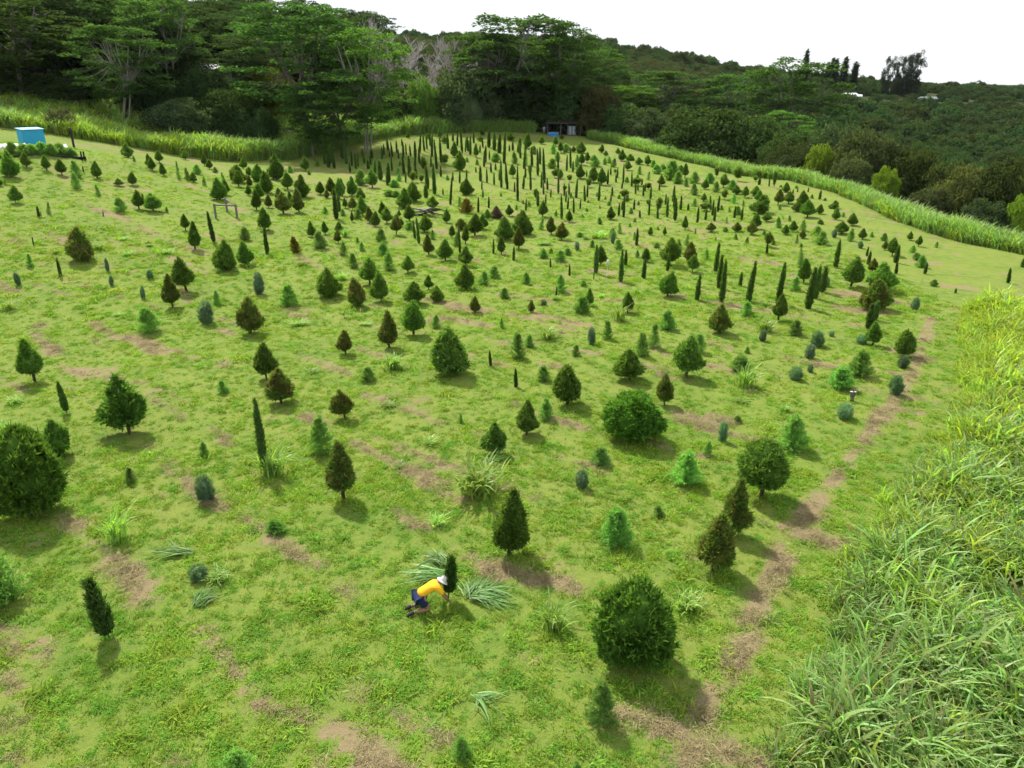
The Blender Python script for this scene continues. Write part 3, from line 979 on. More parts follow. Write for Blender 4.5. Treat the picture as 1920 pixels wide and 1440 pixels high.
def poly_dist(x, y, pts):
    d = np.full(np.shape(x), 1e9)
    for (a, b), (c, e) in zip(pts[:-1], pts[1:]):
        l2 = (c - a) ** 2 + (e - b) ** 2
        t = np.clip(((x - a) * (c - a) + (y - b) * (e - b)) / l2, 0, 1)
        d = np.minimum(d, np.hypot(x - a - t * (c - a), y - b - t * (e - b)))
    return d

_GE = np.array(sorted(GRASS_EDGE, key=lambda p: p[1]))
def grass_edge_x(y):
    return np.interp(y, _GE[:, 1], _GE[:, 0]) - np.where(y < _GE[0, 1], (_GE[0, 1] - y) * .25, 0)

# value noise in numpy, used for where dry patches, weeds and clumps grow
_P = np.random.default_rng(11).random((256, 256))
def vnoise(x, y, f, s=0):
    x = np.asarray(x, float) * f + 37.3 * s + 500; y = np.asarray(y, float) * f + 19.7 * s + 500
    i = np.floor(x).astype(int); j = np.floor(y).astype(int)
    u = x - i; v = y - j; u = u * u * (3 - 2 * u); v = v * v * (3 - 2 * v)
    g = lambda a, b: _P[a % 256, b % 256]
    return (g(i, j) * (1 - u) + g(i + 1, j) * u) * (1 - v) + (g(i, j + 1) * (1 - u) + g(i + 1, j + 1) * u) * v

def fbm(x, y, f, s=0, o=4):
    a = 0; w = 0
    for k in range(o):
        a = a + vnoise(x, y, f * 2 ** k, s + k) * .5 ** k; w += .5 ** k
    return a / w

def dry_mask(x, y):
    """0..1: where the ground is bare or covered with dry clippings"""
    x = np.asarray(x, float); y = np.asarray(y, float)
    wx = x + 2.5 * (vnoise(x, y, .12, 40) - .5); wy = y + 2.5 * (vnoise(x, y, .12, 41) - .5)
    a = wx * .79 - wy * .61; c = wx * .61 + wy * .79          # along / across the mown rows
    streak = fbm(a * .14, c * 1.5, 1.45, 3)
    blot = fbm(a * .5, c, .9, 9)
    near = np.clip((26 - y) / 12, 0, 1); far = np.clip((y - 58) / 30, 0, 1)
    row = .5 + .5 * np.sin(c * 2 * math.pi / 3.4 + 1.2 * vnoise(x, y, .07, 21))
    n = .52 * streak + .34 * blot + .14 * row + .03 * far * row
    patchy = fbm(x, y, .11, 27)                       # some stretches of the field are barer than others
    d = np.clip((n - (.610 - .052 * near * np.clip((5 - x) / 6, .15, 1) - .12 * (patchy - .5))) / .06, 0, 1)
    wob = .35 * (fbm(x, y, .6, 51) - .5) * 2
    t = np.abs(poly_dist(x, y, TRACK) + wob * .5)
    tm = np.clip(1.2 - t / (.24 + .36 * vnoise(x, y, .45, 5)), 0, 1) * np.clip((fbm(x, y, 1.9, 13) - .33) / .12, 0, 1)
    return np.maximum(d * np.clip(.15 + 1.5 * fbm(x, y, 2.6, 17), 0, 1), tm * .95).clip(0, 1)

# ---------------------------------------------------------------- materials
def new_mat(name):
    m = bpy.data.materials.new(name); m.use_nodes = True
    nt = m.node_tree; nt.nodes.clear()
    return m, nt, nt.nodes.new('ShaderNodeOutputMaterial')

def N(nt, kind, **kw):
    n = nt.nodes.new(kind)
    for k, v in kw.items():
        if k in n.inputs: n.inputs[k].default_value = v
        else: setattr(n, k, v)
    return n

def mathn(nt, op, a, b=None):
    n = nt.nodes.new('ShaderNodeMath'); n.operation = op
    for i, v in enumerate((a, b)):
        if v is None: continue
        if isinstance(v, (int, float)): n.inputs[i].default_value = v
        else: nt.links.new(v, n.inputs[i])
    return n.outputs[0]

def mixc(nt, fac, a, b, mode='MIX'):
    n = nt.nodes.new('ShaderNodeMix'); n.data_type = 'RGBA'; n.blend_type = mode
    for sock, v in ((n.inputs[0], fac), (n.inputs[6], a), (n.inputs[7], b)):
        if isinstance(v, (int, float)): sock.default_value = v
        elif isinstance(v, tuple): sock.default_value = v if len(v) == 4 else (*v, 1)
        else: nt.links.new(v, sock)
    return n.outputs[2]

def maprange(nt, v, a, b, c, d):
    n = nt.nodes.new('ShaderNodeMapRange')
    nt.links.new(v, n.inputs[0])
    for i, q in enumerate((a, b, c, d)): n.inputs[i + 1].default_value = q
    return n.outputs[0]

def foliage_mat(name, color=None, alt=None, alt_scale=2.5, transl=.35, var=.5, rough=.7, spec=.12, yellow=1.0, hue_rand=.0):
    """leaf material: colour from the object (or fixed), varied leaf by leaf and plant by plant"""
    m, nt, out = new_mat(name)
    oi = N(nt, 'ShaderNodeObjectInfo'); ge = N(nt, 'ShaderNodeNewGeometry')
    if color is None: base = oi.outputs['Color']
    else:
        rgb = N(nt, 'ShaderNodeRGB'); rgb.outputs[0].default_value = (*color, 1); base = rgb.outputs[0]
    if alt is not None:
        tc = N(nt, 'ShaderNodeTexCoord')
        no = N(nt, 'ShaderNodeTexNoise', Scale=alt_scale, Detail=3.0)
        nt.links.new(tc.outputs['Object'], no.inputs['Vector'])
        f = maprange(nt, no.outputs['Fac'], .42, .6, 0, 1)
        base = mixc(nt, f, base, alt)
    hs = N(nt, 'ShaderNodeHueSaturation')
    nt.links.new(base, hs.inputs['Color'])
    v = mathn(nt, 'ADD', mathn(nt, 'MULTIPLY', ge.outputs['Random Per Island'], var), 1 - var * .5)
    v2 = mathn(nt, 'ADD', mathn(nt, 'MULTIPLY', oi.outputs['Random'], .3), .85)
    nt.links.new(mathn(nt, 'MULTIPLY', v, v2), hs.inputs['Value'])
    h = mathn(nt, 'ADD', mathn(nt, 'MULTIPLY', oi.outputs['Random'], .02 + hue_rand), .49 - hue_rand * .5)
    nt.links.new(h, hs.inputs['Hue'])
    p = N(nt, 'ShaderNodeBsdfDiffuse')
    nt.links.new(hs.outputs[0], p.inputs['Color'])
    if spec > .3:                                         # glossy blades catch the light
        gl = N(nt, 'ShaderNodeBsdfGlossy', Roughness=rough); gm = N(nt, 'ShaderNodeMixShader', Fac=.05 * spec / .5)
        nt.links.new(p.outputs[0], gm.inputs[1]); nt.links.new(gl.outputs[0], gm.inputs[2]); p = gm
    t = N(nt, 'ShaderNodeBsdfTranslucent')
    tcol = mixc(nt, 1.0, hs.outputs[0], (1.35 * yellow, 1.35, .55, 1), 'MULTIPLY')
    nt.links.new(tcol, t.inputs['Color'])
    mx = N(nt, 'ShaderNodeMixShader', Fac=transl)
    nt.links.new(p.outputs[0], mx.inputs[1]); nt.links.new(t.outputs[0], mx.inputs[2])
    nt.links.new(mx.outputs[0], out.inputs[0])
    return m

def plain_mat(name, color, rough=.8, var=.25, scale=8, metallic=0, spec=.3):
    m, nt, out = new_mat(name)
    tc = N(nt, 'ShaderNodeTexCoord'); no = N(nt, 'ShaderNodeTexNoise', Scale=float(scale), Detail=5.0)
    nt.links.new(tc.outputs['Object'], no.inputs['Vector'])
    c = mixc(nt, no.outputs['Fac'], tuple(q * (1 - var) for q in color), tuple(min(1, q * (1 + var)) for q in color))
    p = N(nt, 'ShaderNodeBsdfPrincipled', Roughness=rough, Metallic=metallic)
    p.inputs['Specular IOR Level'].default_value = spec
    nt.links.new(c, p.inputs['Base Color'])
    b = N(nt, 'ShaderNodeBump', Strength=.25, Distance=.02)
    nt.links.new(no.outputs['Fac'], b.inputs['Height']); nt.links.new(b.outputs[0], p.inputs['Normal'])
    nt.links.new(p.outputs[0], out.inputs[0])
    return m

M = {}
M['leaf'] = foliage_mat('conifer_foliage', transl=.42, var=.8)
M['leaf_brown'] = foliage_mat('browned_conifer_foliage', alt=(.13, .21, .045), alt_scale=2.2, transl=.40, var=.8)
M['needle'] = foliage_mat('feathery_foliage', transl=.5, var=.6)
M['crown'] = foliage_mat('tree_foliage', transl=.45, var=.6)
M['blade'] = foliage_mat('grass_blades', transl=.45, var=.6, rough=.4, spec=.4)
M['tall_green'] = foliage_mat('tall_grass_green', (.25, .385, .105), transl=.45, var=.8, rough=.5, spec=.5, hue_rand=.03, yellow=.8)
M['tall_lime'] = foliage_mat('tall_grass_lime', (.345, .46, .06), transl=.5, var=.6, rough=.4, spec=.4, hue_rand=.03, yellow=.95)
M['tall_straw'] = foliage_mat('tall_grass_straw', (.26, .24, .11), transl=.35, var=.5, rough=.5, spec=.3)
M['turf'] = foliage_mat('short_turf_blades', (.195, .345, .048), transl=.45, var=.6, rough=.5, spec=.25, hue_rand=.04)
M['turf_yellow'] = foliage_mat('lime_turf_blades', (.275, .42, .055), transl=.45, var=.5, rough=.5, spec=.25, hue_rand=.03)
M['straw'] = foliage_mat('dry_clippings', (.30, .245, .135), transl=.15, var=.6, rough=.8, spec=.1, yellow=.8)
M['canopy'] = foliage_mat('hillside_foliage', (.06, .10, .038), transl=.32, var=.5, hue_rand=.05)
M['scrub'] = foliage_mat('hillside_scrub_foliage', (.095, .12, .045), transl=.25, var=.6, hue_rand=.05)
M['bark'] = plain_mat('grey_bark', (.12, .105, .088), .9, .35, 3)
M['bark_pale'] = plain_mat('pale_bark', (.24, .22, .195), .85, .3, 2)
M['bark_dark'] = plain_mat('conifer_bark', (.085, .06, .045), .9, .3, 14)
M['twig'] = plain_mat('bare_twigs', (.42, .38, .36), .9, .25, 3)

# ground: short turf, dry clippings and red-brown soil, wild ground beyond the field
def ground_mat():
    m, nt, out = new_mat('turf_ground')
    tc = N(nt, 'ShaderNodeTexCoord')
    ad = N(nt, 'ShaderNodeAttribute', attribute_name='dry'); aw = N(nt, 'ShaderNodeAttribute', attribute_name='wild')
    def noise(scale, detail=4.0, rough=.55):
        n = N(nt, 'ShaderNodeTexNoise', Scale=float(scale), Detail=detail, Roughness=rough)
        nt.links.new(tc.outputs['Object'], n.inputs['Vector']); return n.outputs['Fac']
    n1, n2, n3, n4 = noise(.22), noise(1.6, 5.0), noise(7, 5.0, .7), noise(28, 4.0, .7)
    g = mixc(nt, maprange(nt, n1, .38, .62, 0, 1), (.102, .18, .026), (.148, .216, .034))
    g = mixc(nt, maprange(nt, n2, .40, .66, 0, 1), g, (.18, .238, .038))
    g = mixc(nt, maprange(nt, n3, .50, .68, 0, .5), g, (.078, .12, .026))
    g = mixc(nt, maprange(nt, n4, .50, .66, 0, .4), g, (.26, .255, .09))
    am = N(nt, 'ShaderNodeAttribute', attribute_name='mow')
    g = mixc(nt, mathn(nt, 'MULTIPLY', am.outputs['Fac'], .38), g, (.22, .245, .055))
    brown = mixc(nt, n3, (.15, .115, .06), (.32, .26, .14))
    brown = mixc(nt, maprange(nt, n2, .55, .7, 0, .3), brown, (.19, .11, .055))
    d = mathn(nt, 'ADD', ad.outputs['Fac'], mathn(nt, 'MULTIPLY', mathn(nt, 'SUBTRACT', mathn(nt, 'ADD', mathn(nt, 'MULTIPLY', n3, .6), mathn(nt, 'MULTIPLY', n4, .4)), .5), 2.6))
    d = maprange(nt, d, .30, .62, 0, 1)
    d = mathn(nt, 'MULTIPLY', d, maprange(nt, ad.outputs['Fac'], .02, .2, 0, 1))
    c = mixc(nt, d, g, brown)
    w = mixc(nt, n2, (.028, .034, .014), (.055, .068, .02))
    c = mixc(nt, aw.outputs['Fac'], c, w)
    p = N(nt, 'ShaderNodeBsdfPrincipled', Roughness=.95)
    p.inputs['Specular IOR Level'].default_value = .1
    nt.links.new(c, p.inputs['Base Color'])
    b = N(nt, 'ShaderNodeBump', Strength=.9, Distance=.05)
    nt.links.new(mathn(nt, 'ADD', n3, mathn(nt, 'MULTIPLY', n4, .5)), b.inputs['Height'])
    nt.links.new(b.outputs[0], p.inputs['Normal'])
    nt.links.new(p.outputs[0], out.inputs[0])
    return m
M['ground'] = ground_mat()

# ---------------------------------------------------------------- mesh helpers
class MB:
    """collects quads/tris in numpy and makes one mesh"""
    def __init__(s): s.v = []; s.q = []; s.m = []; s.sm = []; s.n = 0
    def add(s, verts, faces, mat=0, smooth=False):
        verts = np.asarray(verts, float).reshape(-1, 3)
        s.v.append(verts)
        for f in ([faces] if isinstance(faces, np.ndarray) else faces):
            f = np.asarray(f)
            if f.ndim == 1: f = f[None]
            s.q.append(f + s.n); s.m.append(np.full(len(f), mat)); s.sm.append(np.full(len(f), smooth))
        s.n += len(verts)
    def diamonds(s, P, D, S, L, W, mat=0):
        n = len(P); L = np.broadcast_to(np.asarray(L, float), (n,))[:, None]; W = np.broadcast_to(np.asarray(W, float), (n,))[:, None]
        mid = P + D * L * .45
        v = np.stack([P, mid + S * W * .5, P + D * L, mid - S * W * .5], 1).reshape(-1, 3)
        s.add(v, np.arange(4 * n).reshape(n, 4), mat)
    def tube(s, pts, rad, sides=6, mat=0, cap=True):
        pts = np.asarray(pts, float); k = len(pts)
        t = np.gradient(pts, axis=0); t /= np.linalg.norm(t, axis=1)[:, None] + 1e-9
        ref = np.array([0.31, .95, .02]) if abs(t[0][2]) > .6 else np.array([0, 0, 1.])
        u = np.cross(t, ref); u /= np.linalg.norm(u, axis=1)[:, None] + 1e-9; w = np.cross(t, u)
        a = np.arange(sides) * 2 * math.pi / sides
        ring = pts[:, None] + np.asarray(rad, float)[:, None, None] * (u[:, None] * np.cos(a)[None, :, None] + w[:, None] * np.sin(a)[None, :, None])
        f = []
        for i in range(k - 1):
            for j in range(sides):
                j2 = (j + 1) % sides
                f.append((i * sides + j, i * sides + j2, (i + 1) * sides + j2, (i + 1) * sides + j))
        s.add(ring.reshape(-1, 3), np.array(f), mat, True)
    def box(s, lo, hi, mat=0):
        x0, y0, z0 = lo; x1, y1, z1 = hi
        v = [(x0, y0, z0), (x1, y0, z0), (x1, y1, z0), (x0, y1, z0), (x0, y0, z1), (x1, y0, z1), (x1, y1, z1), (x0, y1, z1)]
        s.add(v, np.array([(0, 3, 2, 1), (4, 5, 6, 7), (0, 1, 5, 4), (1, 2, 6, 5), (2, 3, 7, 6), (3, 0, 4, 7)]), mat)
    def mesh(s, name, *mats):
        me = bpy.data.meshes.new(name)
        v = np.concatenate(s.v); faces = []
        mi = np.concatenate(s.m).astype(np.int32); sm = np.concatenate(s.sm)
        cnt = np.concatenate([np.full(len(q), q.shape[1]) for q in s.q]); idx = np.concatenate([q.reshape(-1) for q in s.q]).astype(np.int32)
        me.vertices.add(len(v)); me.vertices.foreach_set('co', v.astype(np.float32).ravel())
        me.loops.add(len(idx)); me.loops.foreach_set('vertex_index', idx)
        me.polygons.add(len(cnt)); st = np.concatenate([[0], np.cumsum(cnt)[:-1]]).astype(np.int32)
        me.polygons.foreach_set('loop_start', st)
        for mt in mats: me.materials.append(mt)
        me.polygons.foreach_set('material_index', mi)
        me.polygons.foreach_set('use_smooth', sm)
        me.update(calc_edges=True); me.validate()
        return me

def unit(a):
    return a / (np.linalg.norm(a, axis=-1, keepdims=True) + 1e-9)

def obj(name, data, parent=None, loc=None, rot=None, scale=None, color=None):
    o = bpy.data.objects.new(name, data)
    COL.objects.link(o)
    if parent is not None: o.parent = parent
    if loc is not None: o.location = loc
    if rot is not None: o.rotation_euler = rot
    if scale is not None: o.scale = scale
    if color is not None: o.color = (*color, 1)
    return o

def tag(o, label=None, cat=None, group=None, kind=None):
    if label: o['label'] = label
    if cat: o['category'] = cat
    if group: o['group'] = group
    if kind: o['kind'] = kind
    return o

# ---------------------------------------------------------------- the ground, one sheet
def axis(segs):
    a = []
    for lo, hi, st in segs: a += list(np.arange(lo, hi, st))
    return np.array(a)
gx = np.concatenate([-np.geomspace(90, 3000, 22)[::-1], axis([(-88, -40, 1.2), (-40, 45, .45), (45, 90, 1.2)]), np.geomspace(90, 3000, 26)])
gy = np.concatenate([-np.geomspace(8, 1500, 14)[::-1], axis([(-4, 8, 1.5), (8, 50, .4), (50, 100, .8), (100, 170, 1.6), (170, 320, 5)]), np.geomspace(320, 5000, 30)])
GX, GY = np.meshgrid(gx, gy)
GZ = terrain(GX, GY)
lumps = dry_mask(GX, GY)
near_w = np.clip((60 - GY) / 20, 0, 1) * (GY > 5) * (np.abs(GX) < 45)
GZ2 = GZ + near_w * (lumps * .05 + .05 * (fbm(GX, GY, 1.1, 30) - .5))
mb = MB()
nx = len(gx); ny = len(gy)
ii = np.arange(nx * ny).reshape(ny, nx)
mb.add(np.stack([GX, GY, GZ2], -1).reshape(-1, 3), np.stack([ii[:-1, :-1], ii[:-1, 1:], ii[1:, 1:], ii[1:, :-1]], -1).reshape(-1, 4), 0, True)
gme = mb.mesh('ground', M['ground'])
inside = (GY < hedge_y(GX) + 1.5)
wild = np.where(inside, 0., 1.)
_a = GX * .79 - GY * .61; _c = GX * .61 + GY * .79
mow = np.clip((fbm(_a * .05, _c * 1.0 + .6 * np.sin(_a * .06), .95, 140) - .42) / .2, 0, 1)
for nm, arr in (('dry', lumps), ('wild', wild), ('mow', mow)):
    at = gme.attributes.new(nm, 'FLOAT', 'POINT'); at.data.foreach_set('value', arr.astype(np.float32).ravel())
ground = tag(obj('ground', gme), kind='structure')

# ---------------------------------------------------------------- foliage prototypes
def prof(kind):
    if kind == 'cone':
        return lambda t: np.where(t < .26, np.sqrt(np.clip(1 - ((.26 - t) / .275) ** 2, 0, 1)), np.clip((1 - t) / .74, 0, 1) ** .80)
    if kind == 'round':
        return lambda t: np.where(t < .30, .35 + .65 * np.sqrt(np.clip(1 - ((.30 - t) / .33) ** 2, 0, 1)), np.clip(1 - ((t - .30) / .70) ** 2.2, 0, 1) ** .62)
    if kind == 'col':
        return lambda t: np.where(t < .12, .45 + .55 * np.sqrt(np.clip(t / .12, 0, 1)), np.clip(1 - ((t - .12) / .88) ** 2.0, 0, 1) ** .75)
    if kind == 'oval':
        return lambda t: np.sqrt(np.clip(1 - ((t - .45) / .56) ** 2, 0.02, 1))
    if kind == 'flare':
        return lambda t: np.clip(.35 + .65 * t / .6, 0, 1) * np.sqrt(np.clip(1 - (np.clip(t - .6, 0, 1) / .41) ** 2, 0, 1))

def wobble(rng, amp, k=5):
    A = rng.normal(size=(k, 2)); ph = rng.random((k, 2)) * 6.28; nth = rng.integers(1, 5, k); nt = rng.uniform(2, 11, k)
    return lambda th, t: 1 + amp * sum(A[i, 0] * np.sin(nth[i] * th + ph[i, 0] + nt[i] * t) for i in range(k)) / math.sqrt(k) * 1.2

def spray_tree(name, kind, aspect, seed, n, leaf, lw, k=5, up=.5, depth=.16, amp=.09, mat='leaf', core=.66, spread=.95, clumps=70, bulge=.085):
    """crown of flat leaf sprays over a lumpy profile; width 1, height = aspect, base at z 0"""
    rng = np.random.default_rng(seed); pr = prof(kind); wb = wobble(rng, amp)
    mb = MB()
    nc = int(clumps * max(1, aspect)); 
    ct = rng.random(nc * 6); ct = ct[rng.random(nc * 6) < pr(ct) * .92 + .08][:nc]; cth = rng.random(len(ct)) * 2 * math.pi
    pick = rng.integers(0, len(ct), n); sg = .085 / math.sqrt(clumps / 70.)
    dt = rng.normal(size=n) * sg / aspect * 1.1; dl = rng.normal(size=n) * sg
    t = np.clip(ct[pick] + dt, .005, .995); th = cth[pick] + dl / np.maximum(.12, .5 * pr(ct[pick]))
    q2 = ((dt * aspect) ** 2 + dl ** 2) / sg ** 2
    rho = 1 - np.abs(rng.normal(size=n)) * depth + bulge * (1 - .55 * q2).clip(-1.2, 1) + (rng.random(len(ct)) - .5)[pick] * .24
    r = .5 * pr(t) * wb(th, t) * rho
    P = np.stack([r * np.cos(th), r * np.sin(th), t * aspect], -1)
    e = .02; sl = -(pr(np.clip(t + e, 0, 1)) - pr(np.clip(t - e, 0, 1))) / (2 * e) * .5 / aspect
    nrm = unit(np.stack([np.cos(th), np.sin(th), sl], -1))
    D = unit(nrm * .75 + np.array([0, 0, up]) + rng.normal(size=(n, 3)) * .33)
    S = unit(np.cross(D, rng.normal(size=(n, 3))))
    for j in range(k):
        a = (j - (k - 1) / 2) / max(1, (k - 1) / 2) * spread + rng.normal(size=n) * .12
        d = D * np.cos(a)[:, None] + S * np.sin(a)[:, None]; s2 = -D * np.sin(a)[:, None] + S * np.cos(a)[:, None]
        L = leaf * (1.15 - .35 * np.abs(a)) * rng.uniform(.7, 1.25, n) * np.where(rng.random(n) < .18, 1.9, 1)
        mb.diamonds(P, d, s2, L, lw * rng.uniform(.8, 1.2, n))
    if core:
        m_, q_ = 14, 12
        tt = np.linspace(.01, .97, m_); aa = np.arange(q_) * 2 * math.pi / q_
        T, A = np.meshgrid(tt, aa, indexing='ij'); rr = .5 * core * pr(T) * wb(A, T)
        V = np.stack([rr * np.cos(A), rr * np.sin(A), T * aspect], -1).reshape(-1, 3)
        f = [(i * q_ + j, i * q_ + (j + 1) % q_, (i + 1) * q_ + (j + 1) % q_, (i + 1) * q_ + j) for i in range(m_ - 1) for j in range(q_)]
        mb.add(V, np.array(f), 0)
    return mb.mesh(name, M[mat])

def feather_tree(name, aspect, seed, plumes, per, mat='needle', taper=.9):
    """soft plumed conifer, branches to the ground; width 1, height aspect"""
    rng = np.random.default_rng(seed); mb = MB()
    off = rng.normal(size=2) * .05
    for i in range(plumes):
        t = rng.random() ** 1.15 * .92
        r = .52 * (1 - t) ** taper * (min(1, t / .10 + .6)) * rng.uniform(.7, 1.12)
        th = rng.random() * 6.283
        up = rng.uniform(.25, .7) + t * .5
        d0 = np.array([math.cos(th), math.sin(th), up]); d0 /= np.linalg.norm(d0)
        L = r / max(.25, math.hypot(d0[0], d0[1])) 
        L = min(L, .6) + .06
        b = np.array([off[0] * t, off[1] * t, max(.01, t * aspect * .93 - .06)])
        u = rng.random(per) ** .7
        P = b + d0 * (u * L)[:, None] + rng.normal(size=(per, 3)) * .02
        D = unit(d0 + rng.normal(size=(per, 3)) * .55 + np.array([0, 0, .1]))
        S = unit(np.cross(D, rng.normal(size=(per, 3))))
        mb.diamonds(P, D, S, rng.uniform(.055, .12, per), .024)
    n = 60
    P = np.stack([rng.normal(size=n) * .02 + off[0], rng.normal(size=n) * .02 + off[1], rng.uniform(.7, .97, n) * aspect], -1)
    D = unit(np.array([0, 0, 1.]) + rng.normal(size=(n, 3)) * .3)
    mb.diamonds(P, D, unit(np.cross(D, rng.normal(size=(n, 3)))), .1, .022)
    mb.tube([(0, 0, 0), (off[0] * .5, off[1] * .5, aspect * .45), (off[0], off[1], aspect * .95)], [.025, .018, .004], 5)
    return mb.mesh(name, M[mat])

def blade_clump(name, seed, n, h, spread, width, mats, seg=5, droop=1.0, stalks=0, r0=.12, mat_p=None):
    """tuft of arching grass blades"""
    rng = np.random.default_rng(seed); mb = MB()
    for i in range(n):
        th = rng.random() * 6.283; L = h * rng.uniform(.55, 1.15); lean = rng.uniform(.05, .5) * spread
        base = np.array([rng.normal() * r0, rng.normal() * r0, 0])
        u = np.linspace(0, 1, seg + 1)
        out = lean * u + droop * spread * rng.uniform(.15, .6) * u ** 2.6
        z = L * (u - .42 * droop * rng.uniform(.3, 1.1) * u ** 3.2)
        w = width * rng.uniform(.7, 1.3) * np.sin(np.clip(u * 2.6 + .5, 0, math.pi)) 
        w[-1] = .001
        tw = th + 1.57 + rng.normal() * .5
        c = base + np.stack([np.cos(th) * out * L, np.sin(th) * out * L, z], -1)
        sd = np.array([math.cos(tw), math.sin(tw), .15])
        a = c + sd * w[:, None] * .5; b = c - sd * w[:, None] * .5
        V = np.stack([a, b], 1).reshape(-1, 3)
        f = np.array([(2 * j, 2 * j + 1, 2 * j + 3, 2 * j + 2) for j in range(seg)])
        mi = 0 if mat_p is None else int(rng.choice(len(mats), p=mat_p))
        mb.add(V, f, mi)
    return mb.mesh(name, *mats)

def trunk_mesh(name, seed, mat, bend=.06, sides=7):
    rng = np.random.default_rng(seed); mb = MB()
    z = np.linspace(0, 1, 5); b = rng.normal(size=(2,)) * bend
    mb.tube(np.stack([b[0] * np.sin(z * 3.1), b[1] * np.sin(z * 3.1), z], -1), [1.35, 1.0, .9, .8, .6], sides)
    me = mb.mesh(name, mat)
    return me

def scaled_trunk(parent, r, h, mesh):
    return obj('trunk', mesh, parent, (0, 0, -.03), None, (r, r, h + .03))

CONE = {}
for a in (1.05, 1.35, 1.7, 2.2):
    CONE[a] = [spray_tree('cypress_crown', 'cone', a, int(a * 100) + q, int(1100 + 560 * a), .092, .042, amp=.12, depth=.11) for q in range(4)]
ROUND = [spray_tree('round_cypress_crown', 'round', 1.05, 31 + q, 4600, .062, .028, amp=.09, depth=.10, clumps=260, core=.62) for q in range(2)]
CONE_B = {a: [spray_tree('browned_cypress_crown', 'cone', a, int(a * 70) + q, int(1000 + 480 * a), .10, .042, mat='leaf_brown', amp=.13, depth=.11) for q in range(3)] for a in (1.1, 1.5, 2.0)}
COLM = {a: [spray_tree('columnar_cypress_body', 'col', a, int(a * 10) + 5 * q, int(200 + 140 * a), .34, .12, k=4, up=1.9, amp=.07, depth=.2, spread=.5) for q in range(3)] for a in (4, 7, 11)}
FEA = {a: [feather_tree('feathery_conifer_body', a, int(a * 130) + q, 170, 52) for q in range(3)] for a in (.9, 1.3, 1.8, 2.6)}
JUN = [spray_tree('juniper_body', 'oval', 1.4, 60 + q, 1100, .16, .03, k=3, up=1.3, mat='needle', amp=.10, core=.66, spread=.6, depth=.2) for q in range(3)]
SAP = [spray_tree('sapling_crown', 'flare', 1.5, 80 + q, 420, .26, .08, k=4, up=.3, amp=.2, mat='needle', core=.45, depth=.3) for q in range(3)]
CLUMP = [blade_clump('grass_clump_blades', 90 + q, 120, 1.0, .85, .05, [M['blade']], seg=5, r0=.15) for q in range(4)]
SEED = [feather_tree('seedling_body', 1.5, 100 + q, 16, 16) for q in range(3)]
TRUNK = [trunk_mesh('cypress_trunk', 110 + q, M['bark_dark'], bend=.5) for q in range(3)]

def nearest(d, a):
    return min(d, key=lambda k: abs(math.log(k / a)))

BAND = ['far end of the field', 'back rows', 'upper field', 'middle field', 'central field', 'near field', 'foreground']
COLW = ['far-left', 'left-centre', 'centre', 'right-centre', 'far-right']
ORD = 'first second third fourth fifth sixth seventh eighth ninth tenth eleventh twelfth thirteenth fourteenth fifteenth sixteenth seventeenth eighteenth nineteenth twentieth'.split()
CARD = 'one two three four five six seven eight nine ten eleven twelve thirteen fourteen fifteen sixteen seventeen eighteen nineteen twenty'.split()
KINDS = {  # name, label words, category, group, colour
    'C': ('conical_cypress', 'dark green conical cypress', 'cypress', 'planted conical cypresses', (.13, .235, .05)),
    'B': ('browned_cypress', 'brown-tinged conical cypress', 'cypress', 'planted browned cypresses', (.165, .178, .055)),
    'R': ('round_cypress', 'broad round cypress', 'cypress', 'broad round cypresses', (.112, .21, .038)),
    'Y': ('yellowed_conifer', 'yellow-brown conifer', 'conifer', 'yellowed conifers', (.17, .145, .035)),
    'D': ('dry_bush', 'dry purplish grey bush', 'bush', None, (.16, .125, .12)),
    'K': ('columnar_cypress', 'slim columnar cypress', 'cypress', 'planted columnar cypresses', (.10, .185, .05)),
    'F': ('feathery_conifer', 'light green feathery conifer', 'conifer', 'planted feathery conifers', (.21, .38, .11)),
    'J': ('blue_juniper', 'blue-green juniper', 'juniper', 'planted blue junipers', (.15, .245, .17)),
    'L': ('leafy_sapling', 'pale leafy sapling', 'sapling', 'leafy saplings', (.13, .20, .05)),
    'G': ('grass_clump', 'clump of long grass', 'grass clump', 'clumps of long grass', (.29, .45, .10)),
    'S': ('conifer_seedling', 'tiny conifer seedling', 'seedling', 'tiny conifer seedlings', (.12, .21, .07)),
}
def zone_label(words, zone, j, n):
    place = {'r': 'rear of the ', 'm': 'middle of the ', 'f': 'front of the ', '-': 'the '}[zone[2]] + COLW[int(zone[1])] + ' ' + BAND[int(zone[0])]
    if n == 1: return 'only %s in %s' % (words, place)
    if n > 20: return '%s crowded in %s' % (words, place)
    if n == 2: return '%s, %s of two in %s' % (words, ('left one', 'right one')[j - 1], place)
    return '%s, %s from left in %s' % (words, ORD[j - 1], place)

